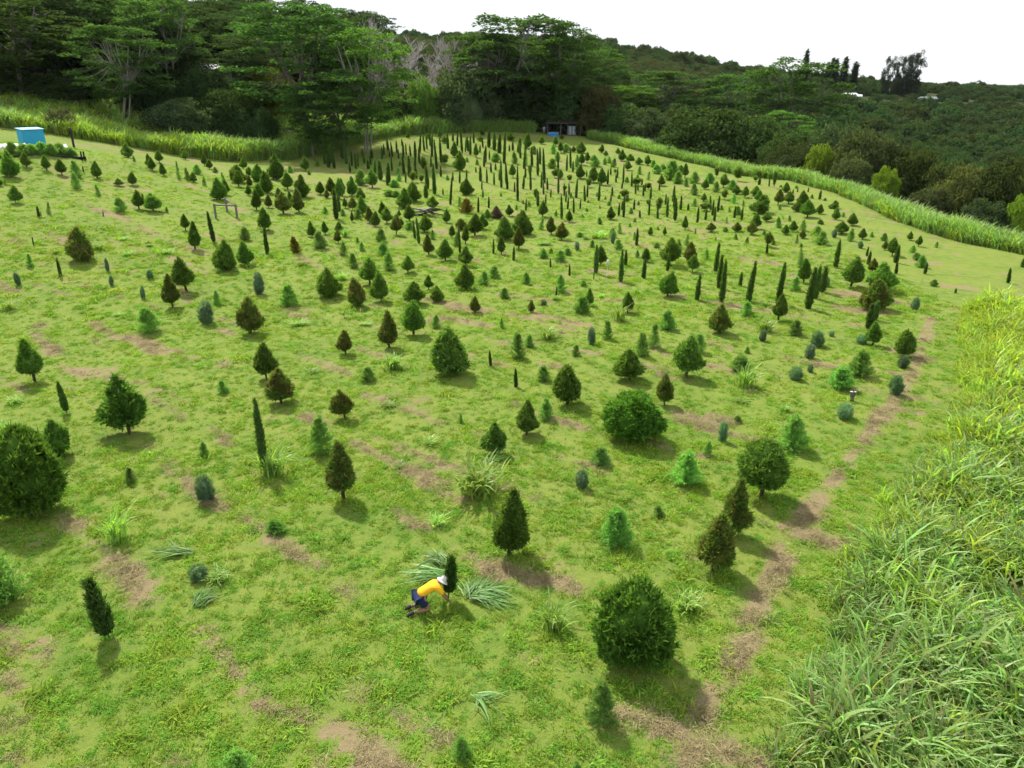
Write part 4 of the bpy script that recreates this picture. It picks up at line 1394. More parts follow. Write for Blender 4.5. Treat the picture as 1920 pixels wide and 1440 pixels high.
prng = random.Random(5)
def plant(line):
    f = line.split()
    k, x, y, h, w = f[0], *(float(v) for v in f[1:5])
    name, words, cat, group, colr = KINDS[k]
    if f[5] == '=': label = ' '.join(f[6:])
    else: label = zone_label(words, f[5], int(f[6]), int(f[7]))
    z = tz(x, y) - .02
    rz = prng.random() * 6.283
    jit = prng.uniform(.8, 1.22); gj = prng.uniform(.92, 1.1)
    colr = (colr[0] * jit, colr[1] * jit * gj, colr[2] * jit)
    lean = (prng.gauss(0, .04), prng.gauss(0, .04), rz)
    if k in 'CBRD' or (k == 'Y' and w > 1.5):
        e = obj(name, None, None, (x, y, z), lean)
        e.empty_display_size = .3
        frac = prng.uniform(.18, .30) if (w < 1.5 and h < 2.4) else prng.uniform(.09, .15)
        if w / h > 1.15 or k == 'D': frac = .04
        if 'trunk' in label and 'behind' not in label: frac = max(frac, .24)
        if 'round-headed' in label: frac = .36
        if k == 'R': frac = .15
        if k == 'R': w *= .92
        if 'huge dark' in label: w *= .92; colr = tuple(q * .75 for q in colr)
        th = h * frac
        ch = h - th * .8
        if k == 'R' or 'round-headed green' in label: me = prng.choice(ROUND); a = 1.05
        elif k == 'B': a = nearest(CONE_B, ch / w); me = prng.choice(CONE_B[a])
        else: a = nearest(CONE, ch / w); me = prng.choice(CONE[a])
        obj('crown', me, e, (0, 0, th * .8), (0, 0, 0), (w * prng.uniform(.84, 1.0), w * prng.uniform(.88, .96), ch * .97 / a), colr)
        scaled_trunk(e, max(.028, .028 * w + .012 * h), th * .8 + ch * .35, prng.choice(TRUNK))
        o = e
    elif k == 'K':
        a = nearest(COLM, h / w); me = prng.choice(COLM[a])
        if y < 30:
            o = obj(name, None, None, (x, y, z), (prng.gauss(0, .06), -.06 + prng.gauss(0, .04), rz * 0))
            obj('crown', me, o, (0, 0, h * .09), (0, 0, rz), (w * .95, w * .95, h * .92 / a), colr)
            scaled_trunk(o, .022, h * .4, TRUNK[0])
        else:
            o = obj(name, me, None, (x, y, z), lean, (w * .95, w * .95, h / a), colr)
    elif k in 'FY':
        a = nearest(FEA, h / w); o = obj(name, prng.choice(FEA[a]), None, (x, y, z), lean, (w * 1.13, w * 1.13, h * 1.04 / a), colr)
    elif k == 'J':
        o = obj(name, prng.choice(JUN), None, (x, y, z), lean, (w, w, h / 1.4), colr)
    elif k == 'L':
        o = obj(name, None, None, (x, y, z), lean)
        obj('crown', prng.choice(SAP), o, (0, 0, h * .3), None, (w, w, h * .72 / 1.5), colr)
        scaled_trunk(o, .02, h * .6, TRUNK[1])
    elif k == 'G':
        o = obj(name, prng.choice(CLUMP), None, (x, y, z), (0, 0, rz), (w * 1.2, w * 1.2, max(h, .4 * w) * 1.1), colr)
    else:
        o = obj(name, prng.choice(SEED), None, (x, y, z), (0, 0, rz), (w * 1.1, w * 1.1, h / 1.5), colr)
    tag(o, label, cat, group)
    return o
for ln in PLANTS.strip().splitlines():
    plant(ln)

# ---------------------------------------------------------------- forest trees
def leaf_pad(mb, rng, c, r, thick, n, L, W, tilt=.25):
    a = rng.random(n) * 6.283; q = np.sqrt(rng.random(n)) * r
    P = np.array(c) + np.stack([q * np.cos(a), q * np.sin(a), rng.normal(size=n) * thick * .5 + thick * (1 - (q / r) ** 2)], -1)
    D = unit(np.stack([np.cos(a + rng.normal(size=n)), np.sin(a + rng.normal(size=n)), rng.normal(size=n) * tilt - .05], -1))
    up = unit(np.array([0, 0, 1.]) + rng.normal(size=(n, 3)) * .45)
    S = unit(np.cross(D, up))
    mb.diamonds(P, D, S, L * rng.uniform(.7, 1.3, n), W * rng.uniform(.7, 1.3, n))

def umbrella_tree(seed, pads=115, H=18., Rr=8., trunks=1, low=.24):
    rng = np.random.default_rng(seed); crown = MB(); tr = MB()
    fork = H * rng.uniform(.28, .42); lean = rng.normal(size=2) * .8
    limbs = []
    for q in range(trunks):
        b = np.array([rng.normal() * .4 * (trunks > 1), rng.normal() * .4 * (trunks > 1), -.4]); f = np.array([lean[0] + rng.normal() * .6, lean[1] + rng.normal() * .6, fork])
        tr.tube([b, b * .6 + f * .4 + [0, 0, -.1 * H], f], [.36 if trunks == 1 else .2, .25 if trunks == 1 else .15, .2 if trunks == 1 else .12], 8)
        for i in range(6 if trunks == 1 else 4):
            th = (i + rng.random()) * 6.283 / (6 if trunks == 1 else 4); e = f + np.array([math.cos(th) * Rr * rng.uniform(.25, .6), math.sin(th) * Rr * rng.uniform(.25, .6), (H - fork) * rng.uniform(.45, .85)])
            mid = (f + e) / 2 + np.array([math.cos(th), math.sin(th), -.4]) * .6
            tr.tube([f, mid, e], [.2, .14, .07], 6); limbs.append((f, mid, e))
    for i in range(pads):
        t = rng.random() ** .75
        z = H * (low + (.98 - low) * t); rmax = Rr * math.sqrt(max(.03, 1 - ((t - .5) / .6) ** 2)) * (1 if t > .3 else .7 + 1.0 * t)
        th = rng.random() * 6.283; rr = rmax * rng.random() ** .55
        c = np.array([lean[0] + rr * math.cos(th), lean[1] + rr * math.sin(th), z - .12 * rr])
        leaf_pad(crown, rng, c, rng.uniform(.9, 1.9), .30, int(rng.uniform(80, 150)), .50, .27)
        f, m, e = min(limbs, key=lambda q: np.linalg.norm(q[2] - c))
        s = m if c[2] < e[2] + .5 else e
        tr.tube([s, (s + c) / 2 + [0, 0, -.25], c], [.055, .04, .02], 3)
    return crown, tr

def bushy_tree(seed, lumps=70, per=110, leaf=.075):
    """dome of leafy lumps, radius 1 and height 1"""
    rng = np.random.default_rng(seed); mb = MB()
    for i in range(lumps):
        u = rng.random() ** .85; th = rng.random() * 6.283
        rr = math.sqrt(max(0.02, 1 - (u - .25) ** 2 / .62)) * rng.uniform(.62, 1.02)
        r = rng.uniform(.11, .30) * (1.15 - .3 * u)
        c = np.array([rr * .82 * math.cos(th), rr * .82 * math.sin(th), .10 + .74 * u * rng.uniform(.9, 1.08)])
        n = int(per * (r / .2) ** 1.6) + 12; v = unit(rng.normal(size=(n, 3)) + np.array([math.cos(th) * .5, math.sin(th) * .5, .75]))
        P = c + v * r * rng.uniform(.6, 1.15, (n, 1)) * np.array([1, 1, .75])
        D = unit(np.cross(v, rng.normal(size=(n, 3))) + v * rng.uniform(-.1, .9, (n, 1))); S = unit(np.cross(D, v + rng.normal(size=(n, 3)) * .45))
        mb.diamonds(P, D, S, leaf * rng.uniform(.6, 1.4, n), leaf * .5 * rng.uniform(.7, 1.3, n))
    m_, q_ = 9, 14
    T, A = np.meshgrid(np.linspace(0, .97, m_), np.arange(q_) * 6.283 / q_, indexing='ij')
    rr = .60 * np.sqrt(np.clip(1 - (T - .25) ** 2 / .62, .02, 1)) * (1 + .16 * np.sin(3 * A + 5 * T))
    V = np.stack([rr * np.cos(A), rr * np.sin(A), T * .76], -1).reshape(-1, 3)
    mb.add(V, np.array([(i * q_ + j, i * q_ + (j + 1) % q_, (i + 1) * q_ + (j + 1) % q_, (i + 1) * q_ + j) for i in range(m_ - 1) for j in range(q_)]), 0)
    return mb

def bare_tree(seed, H=14.):
    rng = np.random.default_rng(seed); trunk = MB(); br = MB()
    def grow(p, d, L, r, lv):
        n = 4; pts = [p]; dd = d
        for i in range(n):
            dd = unit(dd + rng.normal(size=3) * .13 + np.array([0, 0, .06])); pts.append(pts[-1] + dd * L / n)
        (trunk if lv == 0 else br).tube(pts, np.linspace(r, r * .5, n + 1), (7, 5, 4, 3, 3)[lv])
        if lv >= 4: return
        for i in range((5, 5, 5, 4)[lv]):
            t = rng.uniform(.35, 1.0); q = pts[0] + (pts[-1] - pts[0]) * t if lv > 0 else pts[min(4, 1 + int(t * 3.9))]
            a = rng.random() * 6.283; nd = unit(dd * .9 + np.array([math.cos(a), math.sin(a), .35]) * .62)
            grow(np.asarray(q), nd, L * rng.uniform(.45, .7), max(r * .5, .022), lv + 1)
    grow(np.array([0, 0, -.3]), np.array([0, 0, 1.]), H * .45, .26, 0)
    return trunk, br

UMB = []
for q in range(5):
    c, t = umbrella_tree(200 + q, trunks=1 + (q % 2) * 2)
    UMB.append((c.mesh('umbrella_crown', M['crown']), t.mesh('umbrella_trunk', M['bark_pale'] if q % 2 else M['bark'])))
BUSH = [bushy_tree(220 + q).mesh('bushy_crown', M['crown']) for q in range(4)]
BARE = []
for q in range(3):
    t, b = bare_tree(240 + q); BARE.append((t.mesh('bare_trunk', M['bark_pale']), b.mesh('bare_branches', M['twig'])))
PINE = [spray_tree('pine_crown', 'col', 8, 250 + q, 700, .5, .16, k=4, up=.1, amp=.22, depth=.4, mat='crown', core=.4) for q in range(2)]
def eucalyptus(seed, H=18., Rr=5.):
    r_ = np.random.default_rng(seed); cr = MB(); tr = MB()
    for q in range(3):
        a = r_.random() * 6.283; top = np.array([math.cos(a) * Rr * .5, math.sin(a) * Rr * .5, H * .85])
        tr.tube([(0, 0, -.5), top * .4 + [0, 0, 1], top], [.35, .22, .06], 6)
    for i in range(85):
        t = r_.random() ** 1.3; rr = Rr * (.55 + .45 * t) * r_.random() ** .5; a = r_.random() * 6.283; c = np.array([rr * math.cos(a), rr * math.sin(a), H * (.08 + .88 * t)])
        n = 110; v = unit(r_.normal(size=(n, 3))); P = c + v * r_.uniform(.8, 1.6) * r_.random((n, 1)) ** .4
        D = unit(r_.normal(size=(n, 3)) + [0, 0, -.5]); cr.diamonds(P, D, unit(np.cross(D, r_.normal(size=(n, 3)))), .6, .22)
        tr.tube([(c[0] * .4, c[1] * .4, c[2] - 1.2), c], [.07, .03], 4)
    return cr.mesh('eucalyptus_crown', M['crown']), tr.mesh('eucalyptus_trunk', M['bark'])
EUC = [eucalyptus(260 + q) for q in range(2)]
frng = random.Random(3)
def tone(label, default):
    label = ' '.join(label.split()[:3])
    for wd, c in (('lime', (.17, .26, .035)), ('bright', (.105, .215, .045)), ('yellow', (.13, .15, .03)), ('rust', (.09, .095, .042)), ('orange', (.10, .115, .042)),
                  ('brown', (.075, .095, .042)), ('grey-green', (.07, .105, .05)), ('olive', (.07, .10, .036)), ('pale scrub', (.12, .14, .07)), ('dark', (.06, .108, .038))):
        if wd in label: return c
    return default
for i, ln in enumerate(FOREST.strip().splitlines()):
    head, label = ln.split(' = ')
    k, x, y, h, w = head.split()[0], *(float(v) for v in head.split()[1:])
    z = tz(x, y); rz = frng.random() * 6.283; j = frng.uniform(.85, 1.15)
    if k == 'A':
        e = tag(obj('umbrella_tree', None, None, (x, y, z - .1), (0, 0, rz)), label, 'tree', 'umbrella trees round the field')
        cm, tm = UMB[i % 5]; s = (w / 15.5, w / 15.5, h / 17.8)
        c = tone(label, (.075, .155, .045))
        obj('crown', cm, e, None, None, s, tuple(q * j for q in c)); obj('trunk', tm, e, None, None, s)
    elif k == 'N':
        e = tag(obj('bare_tree', None, None, (x, y, z), (0, 0, rz)), label, 'tree', 'leafless trees on the slope')
        t, b = BARE[i % 3]; s = (w / 9, w / 9, h / 14.5)
        obj('trunk', t, e, None, None, s); obj('branches', b, e, None, None, s)
    elif k == 'P':
        e = tag(obj('slim_pine', None, None, (x, y, z), (0, 0, rz)), label, 'pine', 'slim pines on the far ridge')
        obj('crown', PINE[i % 2], e, (0, 0, h * .08), None, (w * .8, w * .8, h * .95 / 8), (.03, .05, .03)); scaled_trunk(e, .25, h * .5, TRUNK[0])
    elif k == 'E':
        e = tag(obj('eucalyptus_tree', None, None, (x, y, z), (0, 0, rz)), label, 'tree', 'tall dark trees on the far ridge')
        cm, tm = EUC[i % 2]; s = (w / 11, w / 11, h / 18.)
        obj('crown', cm, e, None, None, s, (.035, .052, .028)); obj('trunk', tm, e, None, None, s)
    else:
        h = max(h, 3.2)
        e = tag(obj('bushy_tree', None, None, (x, y, z - .3), (0, 0, rz)), label, 'tree', 'bushy trees behind the hedge')
        c = tone(label, (.055, .09, .025))
        obj('crown', BUSH[i % 4], e, (0, 0, .2), None, (w * .54, w * .54, h * 1.08), tuple(q * j for q in c))
        scaled_trunk(e, .16, h * .6, TRUNK[i % 3])

# ---------------------------------------------------------------- scatter of stuff (instances on points)
def scatter(name, pts, rots, scls, idx, sources, label=None, cat=None):
    src = bpy.data.collections.new(name + '_source')
    for i, me in enumerate(sources):
        o = bpy.data.objects.new('%s_source_%02d' % (name, i), me); src.objects.link(o)
    me = bpy.data.meshes.new(name)
    n = len(pts)
    me.vertices.add(n); me.vertices.foreach_set('co', np.asarray(pts, np.float32).ravel())
    a = me.attributes.new('rot', 'FLOAT_VECTOR', 'POINT'); a.data.foreach_set('vector', np.asarray(rots, np.float32).ravel())
    a = me.attributes.new('scl', 'FLOAT_VECTOR', 'POINT'); a.data.foreach_set('vector', np.asarray(scls, np.float32).ravel())
    a = me.attributes.new('pick', 'INT', 'POINT'); a.data.foreach_set('value', np.asarray(idx, np.int32))
    me.update()
    o = obj(name, me)
    g = bpy.data.node_groups.new(name, 'GeometryNodeTree')
    g.interface.new_socket('Geometry', in_out='INPUT', socket_type='NodeSocketGeometry')
    g.interface.new_socket('Geometry', in_out='OUTPUT', socket_type='NodeSocketGeometry')
    gi = g.nodes.new('NodeGroupInput'); go = g.nodes.new('NodeGroupOutput')
    ci = g.nodes.new('GeometryNodeCollectionInfo'); ci.inputs['Collection'].default_value = src
    ci.inputs['Separate Children'].default_value = True; ci.inputs['Reset Children'].default_value = True
    ip = g.nodes.new('GeometryNodeInstanceOnPoints'); ip.inputs['Pick Instance'].default_value = True
    def attr(nm, ty):
        q = g.nodes.new('GeometryNodeInputNamedAttribute'); q.data_type = ty; q.inputs['Name'].default_value = nm; return q.outputs['Attribute']
    g.links.new(gi.outputs[0], ip.inputs['Points']); g.links.new(ci.outputs[0], ip.inputs['Instance'])
    g.links.new(attr('pick', 'INT'), ip.inputs['Instance Index'])
    er = g.nodes.new('FunctionNodeEulerToRotation'); g.links.new(attr('rot', 'FLOAT_VECTOR'), er.inputs[0]); g.links.new(er.outputs[0], ip.inputs['Rotation'])
    g.links.new(attr('scl', 'FLOAT_VECTOR'), ip.inputs['Scale'])
    g.links.new(ip.outputs[0], go.inputs[0])
    md = o.modifiers.new('scatter', 'NODES'); md.node_group = g
    tag(o, label, cat, None, 'stuff')
    return o

rng = np.random.default_rng(77)
def rect_points(n, x0, x1, y0, y1):
    return rng.uniform(x0, x1, n), rng.uniform(y0, y1, n)
def zrot(n, tilt=.12):
    return np.stack([rng.normal(size=n) * tilt, rng.normal(size=n) * tilt, rng.random(n) * 6.283], -1)

# short turf tufts over the near and middle field
TURF = [blade_clump('turf_tuft', 300 + q, 26, .10, 1.6, .018, [M['turf']], seg=2, droop=.7, r0=.07) for q in range(4)] + \
       [blade_clump('lime_turf_tuft', 310 + q, 28, .12, 1.5, .021, [M['turf_yellow']], seg=2, droop=.7, r0=.08) for q in range(3)]
XS, YS = [], []
for (y0, y1, dens) in ((8.5, 16, 60), (16, 26, 45), (26, 42, 24), (42, 62, 11), (62, 95, 5)):
    area = (y1 - y0) * 1.75 * y1; n = int(area * dens)
    x, y = rect_points(n, -.88 * y1, .88 * y1, y0, y1)
    k = (np.abs(x) < .80 * y + 3) & (y < hedge_y(x) - 1); XS.append(x[k]); YS.append(y[k])
x = np.concatenate(XS); y = np.concatenate(YS)
d = dry_mask(x, y); lush = fbm(x, y, .55, 60); fine = fbm(x, y, 1.9, 66)
k = (rng.random(len(x)) > d * 1.25) & (rng.random(len(x)) < .34 + .9 * np.clip(fine - .40, 0, 1) + .5 * np.clip(lush - .45, 0, 1)) & (x < grass_edge_x(y) + .5)
x, y, lush, fine = x[k], y[k], lush[k], fine[k]; n = len(x)
s = rng.uniform(.6, 1.25, n) * (.8 + .6 * np.clip(fine - .4, 0, 1) * 2) * np.where(y > 42, 1.5, 1.0)
yel = rng.random(n) < np.clip(.25 + 2.2 * (lush - .48), .05, .8)
weed = rng.random(n) < .012 * (1 + 2 * (lush > .55)); s = np.where(weed, s * rng.uniform(1.3, 2.2, n), s)
scatter('turf_grass', np.stack([x, y, terrain(x, y) - .005], -1), zrot(n, .1), np.stack([s * 1.2, s * 1.2, s * rng.uniform(.7, 1.2, n)], -1),
        np.where(yel, 4 + rng.integers(0, 3, n), rng.integers(0, 4, n)), TURF, 'short yellow-green turf covering the mown field', 'grass')
# dry clippings heaped in the bare patches
CLIP = [blade_clump('clippings', 330 + q, 46, .09, 2.2, .012, [M['straw']], seg=2, droop=1.3, r0=.13) for q in range(4)]
XS, YS = [], []
for (y0, y1, dens) in ((8.5, 18, 70), (18, 30, 45), (30, 48, 22), (48, 70, 7)):
    area = (y1 - y0) * 1.75 * y1
    x, y = rect_points(int(area * dens), -.88 * y1, .88 * y1, y0, y1)
    k = (np.abs(x) < .80 * y + 3); XS.append(x[k]); YS.append(y[k])
x = np.concatenate(XS); y = np.concatenate(YS); d = dry_mask(x, y)
k = (rng.random(len(x)) < np.clip((d - .32) * 1.6, 0, .75)) & (x < grass_edge_x(y) + .2) & (fbm(x, y, 1.5, 71) > .40)
x, y, d = x[k], y[k], d[k]; n = len(x)
s = rng.uniform(.6, 1.4, n)
scatter('dry_grass_clippings', np.stack([x, y, terrain(x, y) + .03 * d], -1), zrot(n, .3), np.stack([s, s, s * .8], -1), rng.integers(0, 4, n), CLIP,
        'dry brown mown clippings lying in patches on the turf', 'dry grass')

# tall grass bank beside the field, and the long hedge of tall grass round its far edge
TG = [blade_clump('tall_grass_tuft', 350 + q, 30, 1.4, .7, .054, [M['tall_green'], M['tall_straw']], seg=7, r0=.20, droop=1.2, mat_p=[.90, .10]) for q in range(5)] + \
     [blade_clump('tall_lime_grass_tuft', 360 + q, 30, 1.3, .7, .052, [M['tall_lime'], M['tall_straw']], seg=7, r0=.20, droop=1.35, mat_p=[.95, .05]) for q in range(4)]
x, y = rect_points(21000, 3, 52, 5, 45.5)
gex = grass_edge_x(y)
k = (x > gex + .25 * rng.random(len(x)) - .35 * (fbm(x, y, .5, 83) - .5) * 3) & (x < .80 * y + 6) & (y < 44.5) & (fbm(x, y, 1.1, 88) > .36)
x, y = x[k], y[k]; n = len(x)
hN = .5 * fbm(x, y, .22, 90) + .5 * fbm(x, y, .8, 94); ramp = np.clip((x - grass_edge_x(y)) / 1.2, .55, 1)
s = np.clip(.25 + 1.65 * hN, .35, 1.5) * ramp * rng.uniform(.75, 1.25, n)
lim = rng.random(n) < np.clip((y - 15 + 18 * (fbm(x, y, .2, 92) - .5)) / 15, .06, .95)
wind = np.stack([rng.normal(size=n) * .12 + .05, rng.normal(size=n) * .12 + .12, rng.random(n) * 6.283], -1)
scatter('tall_grass', np.stack([x, y, terrain(x, y)], -1), wind, np.stack([s * 1.05, s * 1.05, s], -1),
        np.where(lim, 5 + rng.integers(0, 4, n), rng.integers(0, 5, n)), TG, 'bank of tall arching grass beside the dry track', 'tall grass')

n = 19000
u = rng.random(n); seg = np.hypot(np.diff(_H[:, 0]), np.diff(_H[:, 1])); cum = np.concatenate([[0], np.cumsum(seg)]) / seg.sum()
hx = np.interp(u, cum, _H[:, 0]); hy = np.interp(u, cum, _H[:, 1])
tx = np.gradient(np.interp(np.linspace(0, 1, 400), cum, _H[:, 0])); ty = np.gradient(np.interp(np.linspace(0, 1, 400), cum, _H[:, 1]))
ti = np.clip((u * 399).astype(int), 0, 399); nxv = -ty[ti] / np.hypot(tx[ti], ty[ti]); nyv = tx[ti] / np.hypot(tx[ti], ty[ti])
off = rng.random(n) ** .8 * np.interp(hx, [-70, -30, -10, 15, 25, 40, 50], [6, 5, 5, 2, 2.6, 3.0, 3.4]) + .3
x = hx + nxv * off; y = hy + nyv * off
k = ~((x > 4) & (x < 15) & (y > 143))
x, y, off = x[k], y[k], off[k]; n = len(x)
gap = fbm(x, y, .22, 97)
s = (.75 + 1.0 * gap) * rng.uniform(.85, 1.2, n) * np.interp(x, [-70, -20, 10, 30, 50], [1.25, 1.4, .95, .82, .85])
lim = rng.random(n) < np.where(x < -38, .85, .18) * np.clip(.4 + 2.5 * (fbm(x, y, .09, 98) - .35), 0, 1)
scatter('grass_hedge', np.stack([x, y, terrain(x, y) - .05], -1), zrot(n, .12), np.stack([s, s, s * 1.05], -1),
        np.where(lim, 5 + rng.integers(0, 4, n), rng.integers(0, 5, n)), TG, 'tall grass hedge growing along the far edge of the field', 'grass hedge')
# low weeds and wild grass on the slope behind the hedge
x, y = rect_points(9000, -90, 40, 105, 185)
k = (y > hedge_y(x) + 5) & (np.abs(x) < .78 * y); x, y = x[k], y[k]; n = len(x); s = rng.uniform(.7, 1.3, n)
scatter('wild_grass', np.stack([x, y, terrain(x, y) - .05], -1), zrot(n, .15), np.stack([s * 1.6, s * 1.6, s], -1), rng.integers(0, 9, n), TG,
        'wild bright grass on the slope behind the trees', 'grass')

# woods on the valley side and far slopes
CAN = [bushy_tree(400 + q, 40, 60, .13).mesh('valley_tree_crown', M['canopy']) for q in range(4)] + [bushy_tree(410 + q, 36, 46, .13).mesh('slope_scrub_crown', M['scrub']) for q in range(2)] + [bushy_tree(416 + q, 70, 95, .07).mesh('near_valley_tree_crown', M['canopy']) for q in range(3)]
UM2 = []
x, y = rect_points(6000, 20, 520, 95, 640)
fy = hedge_y(np.clip(x, -100, 60))
k = (x > 0) & (y > fy + 36) & (np.abs(x) < .80 * y + 15) & (x > .10 * y) & ~((x < .30 * y) & (y > 215))
houses_at = (((212.9, 402.0)), ((172.6, 402.0)), ((177.2, 405.0)))
for hx_, hy_ in houses_at: k &= ~((np.abs(x - hx_ * y / hy_) < 7) & (y > hy_ - 22) & (y < hy_ + 8))
x, y = x[k], y[k]
keep = rng.random(len(x)) < np.clip(1.15 - y / 900, .3, 1); x, y = x[keep], y[keep]; n = len(x)
s = rng.uniform(3.6, 7.4, n) * (.8 + .5 * fbm(x, y, .03, 120)) * np.interp(y, [110, 170, 320, 385, 430], [.6, .85, 1, .55, .5])
scatter('valley_woods', np.stack([x, y, terrain(x, y) - .6], -1), zrot(n, .05), np.stack([s, s, s * rng.uniform(.95, 1.5, n)], -1), np.where(y < 230, 6 + rng.integers(0, 3, n), rng.integers(0, 4, n)), CAN,
        'dense dark woods covering the valley side', 'woods')
x, y = rect_points(6500, -80, 200, 175, 620)
k = (y > 190) & (np.abs(x) < .8 * y) & (x < .34 * y); x, y = x[k], y[k]; n = len(x)
s = rng.uniform(1.6, 3.8, n)
scatter('hillside_scrub', np.stack([x, y, terrain(x, y) - .3], -1), zrot(n, .05), np.stack([s, s, s * rng.uniform(.7, 1.2, n)], -1), np.where(rng.random(n) < .35, rng.integers(0, 4, n), 4 + rng.integers(0, 2, n)), CAN,
        'grey-green scrub on the far hillside', 'scrub')
# thick wood behind the umbrella trees in the corner
bx, by = rect_points(420, -150, -38, 138, 230)
k = (np.abs(bx) < .8 * by + 10) & ~((bx / by > -.415) & (bx / by < -.345) & (by < 176)); bx, by = bx[k], by[k]; n = len(bx); s = rng.uniform(.55, .95, n)
UMS = [umbrella_tree(430 + q, pads=70)[0].mesh('back_wood_crown', M['canopy']) for q in range(2)]
scatter('back_woods', np.stack([bx, by, terrain(bx, by) - .5], -1), zrot(n, .03), np.stack([s, s, s * .85], -1), rng.integers(0, 2, n), UMS,
        'dark layered woods rising behind the front trees', 'woods')
# tree-covered skyline ridges
x, y = rect_points(4200, -200, 1000, 470, 1150)
k = (np.abs(x) < .82 * y) & (fbm(x, y, .012, 130) > .42); x, y = x[k], y[k]; n = len(x); s = rng.uniform(4, 7.5, n)
scatter('ridge_woods', np.stack([x, y, terrain(x, y) - np.where(x < .33 * y, .3, 2.5)], -1), zrot(n, .03), np.stack([s, s, s * rng.uniform(.8, 1.3, n)], -1), rng.integers(0, 4, n), CAN,
        'tree-covered ridges along the skyline', 'woods')

# ---------------------------------------------------------------- the kneeling worker
def skin_obj(name, chains, mat, parent, sub=2, root=None):
    """chains: lists of (key or None, xyz, radius); equal keys share a vertex; grown with Skin + Subdivision"""
    vs, rs, es, keys = [], [], [], {}
    for ch in chains:
        prev = None
        for key, p, r in ch:
            if key is not None and key in keys: i = keys[key]
            else:
                i = len(vs); vs.append(p); rs.append(r)
                if key is not None: keys[key] = i
            if prev is not None: es.append((prev, i))
            prev = i
    me = bpy.data.meshes.new(name); me.from_pydata(vs, es, []); me.materials.append(mat)
    o = obj(name, me, parent)
    sk = o.modifiers.new('skin', 'SKIN'); sk.use_smooth_shade = True; sk.branch_smoothing = .6
    for i, r in enumerate(rs):
        d = me.skin_vertices[0].data[i]; d.radius = (r, r) if not isinstance(r, tuple) else r
        d.use_root = (i == (keys.get(root, 0)))
    sb = o.modifiers.new('subdivision', 'SUBSURF'); sb.levels = sb.render_levels = sub
    return o
M['skin'] = plain_mat('tanned_skin', (.30, .165, .10), .6, .1, 20)
M['shirt'] = plain_mat('yellow_cotton', (.80, .42, .015), .85, .1, 9)
M['shorts'] = plain_mat('navy_cloth', (.012, .022, .075), .9, .2, 12)
M['boot'] = plain_mat('dark_boot', (.025, .022, .02), .7, .2, 15)
M['hat'] = plain_mat('white_hat_cloth', (.58, .55, .52), .9, .08, 10)
M['hair'] = plain_mat('dark_hair', (.02, .014, .01), .6, .2, 30)
M['sock'] = plain_mat('sock', (.12, .11, .10), .9, .2, 20)
wx, wy = -2.36, 16.14
person = tag(obj('person', None, None, (wx, wy, tz(wx, wy)), (0, 0, R(24)), (1.06, 1.06, 1.06)), 'person in yellow shirt, navy shorts and white hat kneeling to tend a young cypress', 'person')
body = []
for s, q in ((1, 'l'), (-1, 'r')):
    hip = (-.13, .10 * s, .43); kn = (.06, .14 * s, .075); an = (-.34, .13 * s, .085)
    body.append([('pel', (-.13, 0, .46), (.14, .12)), ('hip' + q, hip, .105), (None, (-.03, .12 * s, .25), .088), ('kn' + q, kn, .068), (None, (-.14, .135 * s, .085), .06), ('an' + q, an, .04), (None, (-.44, .13 * s, .055), .035)])
    sh = (.35, .185 * s, .61); el = (.46, .215 * s, .38); wr = (.58, .13 * s, .19); pm = (.62, .115 * s, .125)
    body.append([('neckb', (.38, 0, .67), .075), ('sh' + q, sh, .062), (None, (.41, .205 * s, .49), .050), ('el' + q, el, .042), (None, (.52, .18 * s, .28), .038), ('wr' + q, wr, .026), ('pm' + q, pm, (.036, .02))])
    for f, (dx, dy, L) in enumerate(((.035, .030, .070), (.022, .036, .082), (.004, .038, .078), (-.014, .036, .062))):
        b = (pm[0] + dx * .5, pm[1] - .004 * s + (dx * .3) * s * 0, pm[2] - .02)
        t1 = (pm[0] + dx, pm[1] - .01 * s, pm[2] - .02 - L * .45); t2 = (t1[0] + .015, t1[1] - .014 * s, t1[2] - L * .35)
        body.append([('pm' + q, pm, .03), (None, b, .0095), (None, t1, .0085), (None, t2, .0075)])
    body.append([('wr' + q, wr, .026), (None, (wr[0] + .035, wr[1] - .025 * s, wr[2] - .04), .011), (None, (wr[0] + .055, wr[1] - .04 * s, wr[2] - .085), .009)])
body.append([('pel', (-.13, 0, .46), (.14, .12)), (None, (.03, 0, .55), (.14, .11)), (None, (.20, 0, .62), (.155, .12)), ('neckb', (.38, 0, .67), .075), (None, (.44, 0, .69), .055), ('hd', (.51, 0, .70), .085), (None, (.545, 0, .68), .088), (None, (.575, 0, .645), .06)])
skin_obj('body', body, M['skin'], person, 2, 'pel')
fm = MB()   # face and ears
shirt = [[('a', (-.17, 0, .455), (.165, .145)), (None, (-.01, 0, .535), (.168, .135)), (None, (.16, 0, .61), (.178, .145)), ('c', (.32, 0, .65), (.155, .125)), (None, (.405, 0, .68), .078)]]
for s in (1, -1):
    shirt.append([('c', (.32, 0, .65), .14), (None, (.345, .17 * s, .62), .088), (None, (.385, .20 * s, .54), .080), (None, (.425, .213 * s, .46), .074)])
skin_obj('shirt', shirt, M['shirt'], person, 2, 'a')
shorts = []
for s in (1, -1):
    shorts.append([('p', (-.165, 0, .44), (.165, .14)), (None, (-.14, .095 * s, .40), .125), (None, (-.06, .115 * s, .28), .108), (None, (.015, .13 * s, .155), .094)])
skin_obj('shorts', shorts, M['shorts'], person, 2, 'p')
